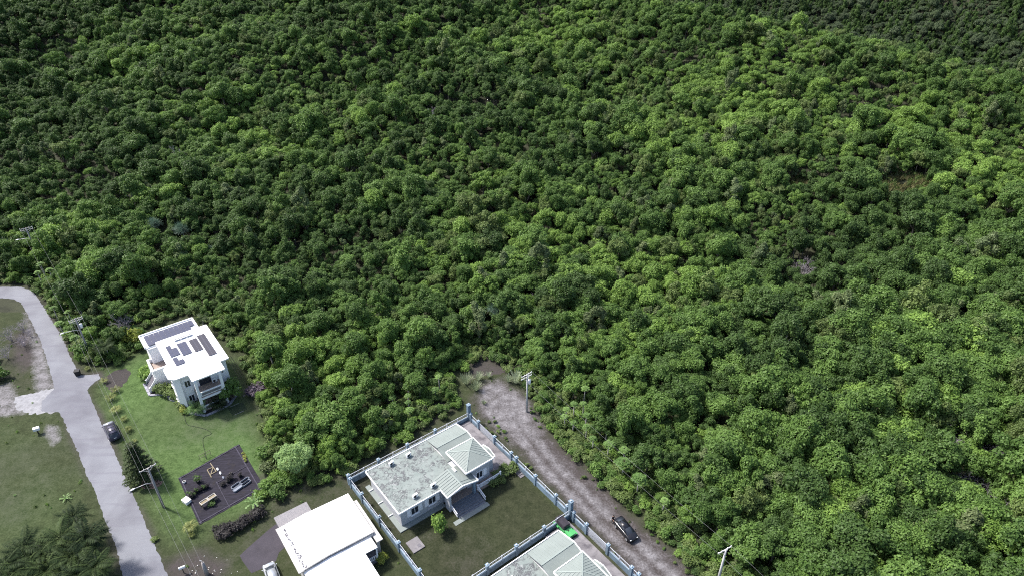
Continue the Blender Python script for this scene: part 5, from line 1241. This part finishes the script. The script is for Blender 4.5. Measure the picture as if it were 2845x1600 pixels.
for s, nm in ((-1.1, 'left'), (1.1, 'right')):
    wire('%s wire from the far left pole to the pole at the bend' % nm, t1(s), t2(s), .7)
    wire('%s wire from the pole at the bend to the pole by the garden' % nm, t2(s), t3(s), .5)
    wire('%s wire from the concrete pole along the dirt track' % nm, t4(s), t5(s), .6)
    wire('%s wire leaving the cut pole at the bottom right corner' % nm, t5(s), t5(s) + (t5(s) - t4(s)) * .8, .6)
wire('middle wire along the lawn below the pole at the bend', t2(-.5, .9), t3(-.5, .5), .6)
end = P(640, 1760, 8.0)
for s, nm in ((-1.1, 'left'), (-.3, 'middle')): wire('%s wire from the garden pole to the bottom edge' % nm, t3(s), end + Vector((s, 0, 0)), .5)
wire('long wire across the lawn from the garden pole down to the grey stump', t3(1.1), P(556, 1556, 2.6), .3)

# ------------------------------------------------------------------ garden mat and what stands on it
MAT = [P(*q) for q in [(495, 1328), (664, 1233), (736, 1354), (554, 1458)]]
def mp(u, v, z=0.0):
    a = MAT[0].lerp(MAT[1], u); b = MAT[3].lerp(MAT[2], u); q = a.lerp(b, v); return Vector((q.x, q.y, z))
def mat_mat():
    m, nd, lk, b = new_mat('black_weed_fabric'); pos = nd.new('ShaderNodeTexCoord').outputs['Object']
    mp_ = nd.new('ShaderNodeMapping'); mp_.inputs['Rotation'].default_value = (0, 0, -R(43)); mp_.inputs['Scale'].default_value = (.35, 2.6, 1); lk.new(pos, mp_.inputs['Vector'])
    n = noise_node(nd, lk, 1.6, 6, .7, mp_.outputs['Vector']); n2 = noise_node(nd, lk, .5, 4, .6, pos)
    c = ramp_node(nd, lk, n.outputs['Fac'], [(.3, (.005, .0045, .007)), (.70, (.027, .024, .038))]).outputs['Color']
    f = ramp_node(nd, lk, n2.outputs['Fac'], [(.60, (0, 0, 0)), (.72, (.5, .5, .5))]).outputs['Color']; c = mix_node(nd, lk, f, c, (.030, .024, .016))
    lk.new(c, b.inputs['Base Color']); b.inputs['Roughness'].default_value = .75; b.inputs['Specular IOR Level'].default_value = .15
    return m
m = MB(); nu, nv = 60, 60; g = random.Random(9)
fold = [g.uniform(0, .05) for _ in range(nv + 1)]
for j in range(nv + 1):
    for i in range(nu + 1):
        q = mp(i / nu, j / nv); e = .12 * math.sin(i * .5) * (j in (0, nv)) ; m.v.append((q.x + e * .5, q.y + e, .015 + fold[j] * (.5 + .5 * math.sin(i * .35 + j * 1.7)) + g.uniform(0, .012)))
for j in range(nv):
    for i in range(nu): a = j * (nu + 1) + i; m.f.append((a, a + nu + 1, a + nu + 2, a + 1)); m.m.append(0)
gm = m.build('garden_mat', mat_mat(), None, True, label='black wrinkled weed fabric laid out as a garden plot on the lawn', cat='garden mat')
M['mat_fold'] = plain('faded_fabric_fold', (.040, .036, .055), .8, .4, 2.5)
for a, b in (((.0, .02), (1, .02)), ((.93, .0), (.93, 1)), ((.03, .0), (.03, 1)), ((0, .965), (1, .965)), ((.45, .45), (.45, 1)), ((.45, .47), (.93, .47))):
    f_ = MB(); n_ = 14
    for k in range(n_): f_.bar(mp(a[0] + (b[0] - a[0]) * k / n_, a[1] + (b[1] - a[1]) * k / n_, .06 + .02 * math.sin(k * 1.9)), mp(a[0] + (b[0] - a[0]) * (k + 1) / n_, a[1] + (b[1] - a[1]) * (k + 1) / n_, .06 + .02 * math.sin((k + 1) * 1.9)), .16 if a[0] != .45 else .10, .07)
    f_.build('fold', M['mat_fold'], gm)
def uvp(x, y):      # pixel in the garden close-up -> photo pixel
    return 490 + x / 5.796, 1220 + y / 5.796
def gp(x, y, z=0.0): return P(*uvp(x, y), z) + Vector((0, 0, .0))
AM = math.atan2((MAT[1] - MAT[0]).y, (MAT[1] - MAT[0]).x)
for k, (x, y, fill) in enumerate([(955, 735, 0), (1100, 655, 0), (985, 780, 1), (1120, 695, 0)]):
    q = gp(x, y, .3); lb = 'oblong metal trough frame, %s of the four on the mat' % ('upper left', 'uppermost right', 'grey filled lower left', 'lower right')[k]
    t_ = thing('planter_trough', lb, 'planter', (q.x, q.y, .03), AM + .12, 'oblong trough planters')
    ring = MB(); L_, w_ = .75, .32
    prof = [(L_ * (1 if abs(a) < math.pi / 2 else -1) * .62 + w_ * math.cos(a), w_ * math.sin(a)) for a in [i * 2 * math.pi / 24 - math.pi + .01 for i in range(24)]]
    n_ = len(prof); inn = [(x_ * .90, y_ * .82) for x_, y_ in prof]
    vs_ = [(a[0], a[1], 0) for a in prof] + [(a[0], a[1], .3) for a in prof] + [(a[0], a[1], .3) for a in inn] + [(a[0], a[1], 0) for a in inn]
    fs = []
    for i in range(n_):
        j = (i + 1) % n_
        for r_ in range(3): fs.append((r_ * n_ + i, r_ * n_ + j, (r_ + 1) * n_ + j, (r_ + 1) * n_ + i))
    ring.add(vs_, fs); ring.build('trough_wall', M['trough'], t_)
    if fill: f_ = MB(); f_.prism(inn, .0, .24); f_.build('trough_filling', M['trough'], t_)
def potplant(name, label, x, y, sc, key, group):
    q = gp(x, y); t_ = thing(name, label, 'potted plant', (q.x, q.y, .03), 0, group, sc)
    m = MB(); m.tube([(0, 0, 0), (0, 0, .3)], [.17, .22], 12); m.build('pot', M['black'], t_)
    pos, nr, sz, lv, c, br = crown_leaves(int(x), .38, .5, .3, 6, 110, .17, (.4, .6)); link('leaves', leaf_mesh('leaves', pos, nr, sz, .55, LEAF[key], lv), t_)
ppx = [(215, 905), (265, 900), (325, 860), (350, 845), (385, 825), (425, 808), (460, 790), (505, 770), (240, 945), (290, 925)]
for k, (x, y) in enumerate(ppx): potplant('potted_plant', 'black potted plant in the row across the mat, %s from the white box' % ('first', 'second', 'third', 'fourth', 'fifth', 'sixth', 'seventh', 'eighth', 'first in front', 'second in front')[k], x, y, 1.0 if k < 8 else .9, 'hedge' if k % 3 else 'deep', 'pots in a row on the garden mat')
potplant('potted_plant', 'round green potted shrub alone on the upper left of the mat', 355, 690, 1.6, 'deep', None)
for k, (x, y, s) in enumerate([(880, 650, 1.5), (830, 690, 1.1), (780, 735, .9), (1025, 605, .9), (1045, 590, .8), (735, 755, .8)]): potplant('dark_seedling_pot', 'dark seedling pots in the middle of the mat, %s' % ('largest', 'left of the largest', 'third along', 'near the troughs', 'nearest the troughs', 'leftmost')[k], x, y, s, 'hedge', 'dark seedlings in the middle of the mat')
q = gp(163, 985, .35); t_ = thing('white_box', 'white square lidded box on the left edge of the garden mat', 'box', (q.x, q.y, .03), AM + .2); m = MB(); m.box(-.42, .42, -.55, .55, 0, .5); m.build('case', M['plastic_white'], t_); m = MB(); m.box(-.46, .46, -.59, .59, .5, .58); m.build('lid', M['plastic_white'], t_)
q = gp(510, 965, .8); t_ = thing('work_table', 'pale potting table with two trays on the garden mat', 'table', (q.x, q.y, .03), AM + .05)
m = MB(); m.box(-1.25, 1.25, -.42, .42, .74, .80); m.build('table_top', M['wood'], t_)
for s in (-.62, .62):
    m = MB(); m.box(s - .58, s + .58, -.38, -.32, .80, .92); m.box(s - .58, s + .58, .32, .38, .80, .92); m.box(s - .58, s - .52, -.32, .32, .80, .92); m.box(s + .52, s + .58, -.32, .32, .80, .92); m.build('tray', M['cream'], t_)
for x in (-1.15, 1.15):
    for y in (-.35, .35): m = MB(); m.box(x - .05, x + .05, y - .05, y + .05, 0, .74); m.build('leg', M['wood'], t_)
bush('dark_shrub', 'dark shrub growing beside the potting table', *uvp(560, 1035), .75, 'deep', None, .02, .6, 31, 500, 7)
q = gp(572, 510); t_ = thing('wooden_trestle', 'pale timber trestle frame with diagonal brace lying on the garden mat', 'frame', (q.x, q.y, .10), 0)
def tb(a, b): m = MB(); A_ = gp(*a) - gp(572, 510); B_ = gp(*b) - gp(572, 510); m.bar(A_, B_, .12, .1); m.build('timber', M['wood'], t_)
tb((548, 388), (645, 520)); tb((498, 495), (568, 618)); tb((500, 492), (590, 455)); tb((548, 572), (645, 520)); tb((560, 560), (592, 462))
q = gp(130, 697); t_ = thing('white_bucket', 'round white-rimmed bucket at the left end of the garden mat', 'bucket', (q.x, q.y, .03)); m = MB(); m.tube([(0, 0, 0), (0, 0, .32)], [.19, .24], 16, 0, True); m.build('bucket_body', M['plastic_white'], t_); m = MB(); m.tube([(0, 0, .321), (0, 0, .33)], .2, 16); m.build('soil', M['dirt'], t_)
for k, (a, b) in enumerate([((655, 460), (680, 510)), ((700, 520), (722, 575)), ((748, 595), (770, 645))]):
    A_, B_ = gp(*a), gp(*b); t_ = thing('grow_bag', '%s of three small bags in line on the mat' % ('pale upper', 'pale middle', 'bluish lower')[k], 'bag', ((A_ + B_) / 2) + Vector((0, 0, .12))); t_.rotation_euler = (0, 0, math.atan2((B_ - A_).y, (B_ - A_).x)); L_ = (B_ - A_).length / 2
    m = MB(); m.ball((0, 0, 0), L_ * .9, .16, .12, 12, 6); m.build('sack', M['plastic_white'] if k < 2 else M['trough'], t_, True)
for k, (a, b) in enumerate([((495, 1000), (800, 0))][:0]): pass
q = gp(475, 300); t_ = thing('trellis', 'thin dark trellis frame on the lawn above the garden mat', 'trellis', (q.x, q.y, 0), AM)
for a, b in [((-.9, 0, 0), (-.9, 0, 1.2)), ((.9, 0, 0), (.9, 0, 1.2)), ((-.9, 0, 1.2), (.9, 0, 1.2)), ((0, 0, 0), (0, 0, 1.2)), ((-.9, 0, .6), (.9, 0, .6))]: m = MB(); m.bar(a, b, .05, .05); m.build('bar', M['bark'], t_)
clump('yellow_edging_plants', 'strip of yellow green plants along the right edge of the garden mat', 'plant', *uvp(1100, 290), TEAL, .01, None) if False else None
for k, (x, y) in enumerate([(1080, 240), (1098, 280), (1112, 315), (1128, 360)]): bush('edging_plant', 'yellow green edging plant on the mat\'s right edge, %s' % ('topmost', 'second from top', 'third from top', 'lowest')[k], *uvp(x, y), .32, 'yellow', 'edging plants on the garden mat', .02, .8, 40 + k, 160, 6, .3)

# ------------------------------------------------------------------ garden trees and bushes
# conifer beside the road
pb = P(400, 1328); ht = 7.6
t_ = thing('norfolk_pine', 'dark conical conifer standing by the road under the wires', 'conifer', (pb.x, pb.y, 0))
w = MB(); w.tube([(0, 0, -.2), (0, 0, ht * .5), (0, 0, ht)], [.2, .13, .03], 8); w.build('trunk', M['bark'], t_, True)
ps, ns, tgs, szs = [], [], [], []; g = np.random.default_rng(3); limbs = MB()
for L_ in range(15):
    z = .7 + (ht - .8) * L_ / 14; rl = 2.7 * (1 - L_ / 15.5) ** .8 + .15
    for k in range(7):
        a = k * 2 * math.pi / 7 + L_ * .5 + g.uniform(-.15, .15); d = np.array([math.cos(a), math.sin(a), -.12]); limbs.tube([(0, 0, z), tuple(np.array([0, 0, z]) + d * rl)], [.035, .012], 4)
        for j in range(int(12 + rl * 24)):
            f = g.uniform(.15, 1.0); p_ = np.array([0, 0, z]) + d * rl * f; sd_ = np.array([-math.sin(a), math.cos(a), .15]) * (1 if j % 2 else -1) * (1 - f * .4) + d * .7
            ps.append(p_ + sd_ * .16 + g.normal(size=3) * .04); tgs.append(sd_); ns.append((0, 0, 1)); szs.append(g.uniform(.35, .6))
n_ = len(ps); link('branches', leaf_mesh('branches', np.array(ps), np.array(ns, float) + g.normal(size=(n_, 3)) * .35, np.array(szs), .30, LEAF['pine'], g.uniform(0, 1, n_), limbs, .1, np.array(tgs)), t_)
m = MB(); g = random.Random(4)
for k in range(170):
    a = g.uniform(0, 6.28); r_ = math.sqrt(g.random()); x = pb.x + 1.5 + 1.7 * r_ * math.cos(a); y = pb.y - 1.1 + 1.0 * r_ * math.sin(a); zz = .32 * (1 - r_) ; s = g.uniform(.1, .2)
    m.add([(x - s, y - s * .4, zz), (x + s, y - s * .5, zz), (x + s * .8, y + s * .5, zz + .03), (x - s * .9, y + s * .4, zz + .02), (x, y, zz + .14)], [(0, 1, 4), (1, 2, 4), (2, 3, 4), (3, 0, 4), (3, 2, 1, 0)])
m.build('wood_chips', M['mulch'], None, label='heap of reddish wood chips below the conifer', cat='wood chips', kind='stuff')
# bright feathery tree
pf = P(828, 1312); t_ = thing('feathery_tree', 'large light green feathery tree at the corner of the lawn', 'tree', (pf.x, pf.y, 0))
pos, nr, sz, lv, c, br = crown_leaves(900, 3.1, 4.6, .8, 24, 4200, .42, (.22, .36), .7); wd = wood(c, 1.6, 2.5, .15, 3); wd.build('trunk', M['bark'], t_, True)
tg = np.random.default_rng(1).normal(size=(len(pos), 3)) * .6 + np.array([0, 0, -.9]); link('crown', leaf_mesh('crown', pos, nr, sz, .28, LEAF['lime'], lv, None, .2, tg), t_)
for k, (px, py, sc, key, lb, fl) in enumerate([(300 / 4.025 + 340, 840 + 840 / 4.025, 1.3, 'bright', 'bright green bush left of the outside stairs', 1.2), (405, 1062, .9, 'mid', 'small green bush under the terrace of the white house', 1.0),
        (452, 1090, 1.25, 'olive', 'olive bush beside the outside stairs of the white house', .9), (478, 1098, 1.2, 'olive', 'olive bush in the middle of the side bed', .9), (500, 1108, 1.1, 'weed', 'reddish olive bush nearest the white front corner', .9),
        (507, 1128, .9, 'weed', 'olive bush low against the white corner pillar', .9), (515, 1140, .75, 'yellow', 'small yellow bush at the foot of the corner pillar', .8),
        (650, 1104, 2.1, 'mid', 'large dense green bush right of the balconies', 1.0), (520 / 1, 1146, .6, 'bright', 'little bush at the kerb corner', .8), (617, 1124, .6, 'yellow', 'tiny yellow bush by the right balcony column', .8),
        (372, 958, 1.6, 'yellow', 'yellow bush standing alone behind the white house', 1.35), (240, 985, 1.6, 'mid', 'rounded green bush beside the road below the pole', 1.1), (8, 1050, 1.4, 'mid', 'green bush at the left edge beside the blue roof', 1.0),
        (1217, 1478, 1.15, 'bright', 'rounded yellow green bush before the bungalow wall', 1.55), (1066, 1556, .75, 'yellow', 'small yellow bush on the lawn beside the white-roofed house', 1.0),
        (726, 1382, 1.0, 'bright', 'light green bush between garden mat and feathery tree', .9), (745, 1362, 1.2, 'mid', 'green bush left below the feathery tree', .9), (775, 1380, 1.3, 'deep', 'dark bush above the tan carport', .9),
        (880, 1342, 1.0, 'weed', 'low bush in the grass right of the feathery tree', .6), (800, 1350, 1.3, 'mid', 'green bush under the feathery tree', .8), (745, 1310, 1.2, 'grey', 'grey green bush left of the feathery tree', .9), (740, 1270, 1.5, 'mid', 'green bush at the top left of the feathery tree', 1.0),
        (715, 1096, 1.5, 'purple', 'purple tinged bush at the forest edge right of the white house', .8), (430, 1500, .5, 'weed', 'little weed clump between road and lawn', .6)]):
    bush('garden_bush', lb, px, py, sc * 1.12, key, 'garden bushes', 0.0, fl, k, 900)
for k, (px, py, sc) in enumerate([(120, 1560, 2.2), (190, 1560, 2.2), (245, 1575, 2.0), (60, 1585, 2.2), (165, 1600, 2.2), (225, 1540, 1.8)]):  # bushes added to darken the ground in the shade of the palms
    bush('added_shade_bush', 'added dark bush for shade under the lower-left palms, %s' % ('left of centre', 'centre', 'nearest the road', 'left end', 'bottom edge', 'upper right')[k], px, py, sc, 'deep', 'bushes under the palms', 0.0, .7, 100 + k, 700)
for k, (px, py) in enumerate([(622, 1492), (640, 1478), (656, 1470), (672, 1459), (690, 1449), (706, 1438), (722, 1427), (615, 1478)]):
    bush('dark_hedge_bush', 'dark purple hedge bush in the row above the driveway, %s' % ('lower left end', 'second from the left', 'third from the left', 'fourth from the left', 'fifth from the left', 'sixth from the left', 'right end', 'far left behind')[k], px, py, 1.05, 'hedge', 'dark hedge above the driveway', 0.0, .85, 60 + k, 700)
for k, (x, y, s) in enumerate([(1500, 790, 1.0), (1560, 750, 1.1), (1620, 720, 1.1), (1660, 690, .8), (1450, 860, .9), (1520, 830, .8)]):
    px, py = 940 + x / 3.37, 1090 + y / 3.37; bush('flower_bed_bush', 'green bush in the bed by the white porch railing, %s' % ('left of centre', 'centre', 'right of centre', 'right end by the steps', 'left end', 'front')[k], px, py, s, 'weed', 'bushes in the bed below the porch', 0.0, .75, 80 + k, 600)
# feathery yellow and dark palms in front of the balconies
PY = palm_mesh(90, 22, 1.5, .5, LEAF['lime'], (.4, 1.5), (.6, 1.0), 14); PD = palm_mesh(91, 22, 1.6, .55, LEAF['palm'], (.4, 1.4), (.6, 1.0), 14)
for x, y, me_, sc, lb in ((-.95, .55, PY, 1.35, 'bright yellow green clumping palm before the front window of the white house'), (2.35, -.45, PD, 1.3, 'dark clumping palm before the lower balcony'), (-.6, 1.6, PD, .9, 'small dark palm against the front wall of the white house')):
    t_ = thing('clumping_palm', lb, 'palm', W1(x, y), 1.0, 'palms before the balconies', sc)
    w = MB()
    for k in range(5): w.tube([(.12 * math.cos(k * 1.3), .12 * math.sin(k * 1.3), -.05), (.16 * math.cos(k * 1.3), .16 * math.sin(k * 1.3), .8)], [.05, .04], 5)
    w.build('stem', M['bark_pale'], t_, True); link('leaves', me_, t_, (0, 0, .8))
# bananas
def banana_mesh(seed, n0=8, L_=1.3):
    g = np.random.default_rng(seed); P_, N_, T_, S_ = [], [], [], []
    for k in range(n0):
        a = k * 2.399; e = g.uniform(.3, 1.1); p_ = np.zeros(3); d = np.array([math.cos(a) * math.cos(e), math.sin(a) * math.cos(e), math.sin(e)])
        for j in range(4): P_.append(p_ + d * L_ / 8); T_.append(d.copy()); N_.append(np.cross(d, (-math.sin(a), math.cos(a), 0))); S_.append(L_ / 4 * 1.3); p_ = p_ + d * L_ / 4; d = d + np.array([0, 0, -.3]); d /= np.linalg.norm(d)
    return leaf_mesh('leaves', np.array(P_), np.array(N_), np.array(S_), .75, LEAF['lime'], g.uniform(0, 1, len(P_)), None, 0, np.array(T_))
BAN = banana_mesh(95); small_plant('banana_plant', 'pale banana plant between garden mat and dark hedge', 'banana plant', 706, 1396, BAN, 1.0, 1.2); small_plant('banana_plant', 'small lime banana plant alone on the left field', 'banana plant', 183, 1384, BAN, .2, .75)

# ------------------------------------------------------------------ small things
q = P(218, 1041); t_ = thing('rubbish_bin', 'dark rubbish bin standing at the road edge by the driveway spur', 'bin', (q.x, q.y, .02), .3)
m = MB(); m.add([(-.36, -.36, 0), (.36, -.36, 0), (.36, .36, 0), (-.36, .36, 0), (-.44, -.44, 1.0), (.44, -.44, 1.0), (.44, .44, 1.0), (-.44, .44, 1.0)], [(0, 3, 2, 1), (0, 1, 5, 4), (1, 2, 6, 5), (2, 3, 7, 6), (3, 0, 4, 7), (4, 5, 6, 7)]); m.build('bin_body', M['black'], t_); m = MB(); m.box(-.48, .48, -.48, .48, 1.003, 1.10); m.build('lid', M['black'], t_)
q = P(107, 1203); t_ = thing('standing_box', 'white metal box on a short dark post in the left field', 'utility box', (q.x, q.y, 0), .5); m = MB(); m.box(-.08, .08, -.08, .08, 0, .8); m.build('stand', M['dark'], t_); m = MB(); m.box(-.45, .45, -.3, .3, .8, 1.3); m.build('case', M['plastic_white'], t_)
q = P(511, 1590); t_ = thing('mailbox', 'white mailbox on a dark post at the bottom by the road', 'mailbox', (q.x, q.y, 0), .55); m = MB(); m.box(-.05, .05, -.05, .05, 0, 1.0); m.build('post', M['dark'], t_); m = MB(); m.box(-.42, .42, -.14, .14, 1.0, 1.22); m.tube([(-.42, 0, 1.22), (.42, 0, 1.22)], .139, 12); m.build('letter_box', M['plastic_white'], t_)
q = P(575, 1594); t_ = thing('wooden_stump_post', 'weathered grey post with a hook among white stones at the bottom', 'post', (q.x, q.y, 0)); m = MB(); m.tube([(0, 0, -.1), (-.03, .05, 1.3), (0, 0, 2.5)], [.3, .26, .2], 9); m.build('shaft', M['bark_pale'], t_, True); m = MB(); m.tube([(0, 0, 2.5), (-.05, .05, 2.8), (-.35, .1, 2.85)], .05, 6); m.build('hook', M['metal'], t_)
m = MB(); g = random.Random(12)
for k in range(60):
    c_ = P(575, 1600); x = c_.x + g.gauss(0, 2.2) - .6; y = c_.y + g.gauss(0, 1.6) - .6; s = g.uniform(.04, .09); m.ball((x, y, s * .5), s * g.uniform(.8, 1.4), s, s * .8, 6, 4)
m.build('white_stones', plain('white_stones', (.62, .60, .56), .8, .1, 4), None, label='scatter of white stones round the grey post at the bottom', cat='stones', kind='stuff')
br0 = P(-14, 1012); t_ = thing('blue_roof_shed', 'corner of a shed with pale blue metal roof at the left edge', 'shed', (br0.x - 2.0, br0.y, 0), R(15)); m = MB(); m.box(-2.6, 1.4, -1.6, 1.6, 0, 2.2); m.build('wall', M['cream'], t_); m = MB(); m.box(-2.9, 1.7, -1.9, 1.9, 2.2, 2.32); m.build('roof', M['blue_metal'], t_)
q = P(660, 1135); t_ = thing('inspection_cover', 'dark green square cover sunk in the lawn right of the white house', 'cover', (q.x, q.y, 0), A1)
m = MB(); m.box(-1.3, 1.3, -1.1, 1.1, -.05, .03); m.build('cover', plain('green_cover', (.018, .032, .014), .8, .3, 3), t_)
for y in (-1.25, 1.25): m = MB(); m.bar((-.9, y, .05), (.7, y, .05), .04, .04); m.build('pipe', M['metal'], t_)
rk = P(2535, 728, 4.0); rk.z = hz1(rk.x, rk.y); t_ = thing('rock_outcrop', 'patch of bare grey violet rock on the right-hand slope', 'rock', rk)
m = MB(); g = random.Random(21)
for k in range(14):
    x, y = g.uniform(-2.6, 2.6), g.uniform(-1.8, 1.8); m.ball((x, y, hz1(rk.x + x, rk.y + y) - rk.z + .2), g.uniform(.5, 1.1), g.uniform(.4, .9), g.uniform(.3, .8), 7, 5)
m.build('boulders', plain('violet_grey_rock', (.11, .10, .13), .9, .3, 1.5, bump=.5), t_)
def dry_patch(name, label, px, py, rx, ry, nb, seed):
    c = P(px, py, 5.0); g = np.random.default_rng(seed); a = g.uniform(0, 6.28, nb); r = np.sqrt(g.uniform(0, 1, nb)); x = c.x + rx * r * np.cos(a); y = c.y + ry * r * np.sin(a)
    scatter(name, [tuft_mesh('tuft', seed + i, k, 40, 1.1, .6) for i, k in enumerate((DRY, LEAF['weed'], DRY))], np.stack([x, y, hz(x, y)], 1), np.stack([np.zeros(nb), np.zeros(nb), g.uniform(0, 6.28, nb)], 1), np.stack([g.uniform(.6, 1.1, nb)] * 3, 1), g.integers(0, 3, nb), 'stuff', label, 'grass')
DRY = foliage('dry_grass_blades', (.060, .054, .022), (.135, .118, .050), patch=False)
dry_patch('dry_grass', 'brown dry grass clearing on the right-hand slope', 2490, 590, 8.0, 6.0, 420, 700)
dry_patch('dry_grass', 'smaller brown grass clearing left of the large one', 2185, 565, 5.0, 3.4, 180, 720)
# hose across the lawn
hp_ = [P(*q_) for q_ in [(512, 1150), (517, 1180), (540, 1184), (575, 1192), (592, 1205), (565, 1212), (563, 1230), (570, 1255), (574, 1275)]]
m = MB(); m.tube([q_ + Vector((0, 0, .03)) for q_ in [Vector(v_) for v_ in smooth_pts([tuple(v) for v in hp_])]], .03, 5); m.build('garden_hose', M['black'], None, label='dark garden hose snaking across the lawn to the garden mat', cat='hose')
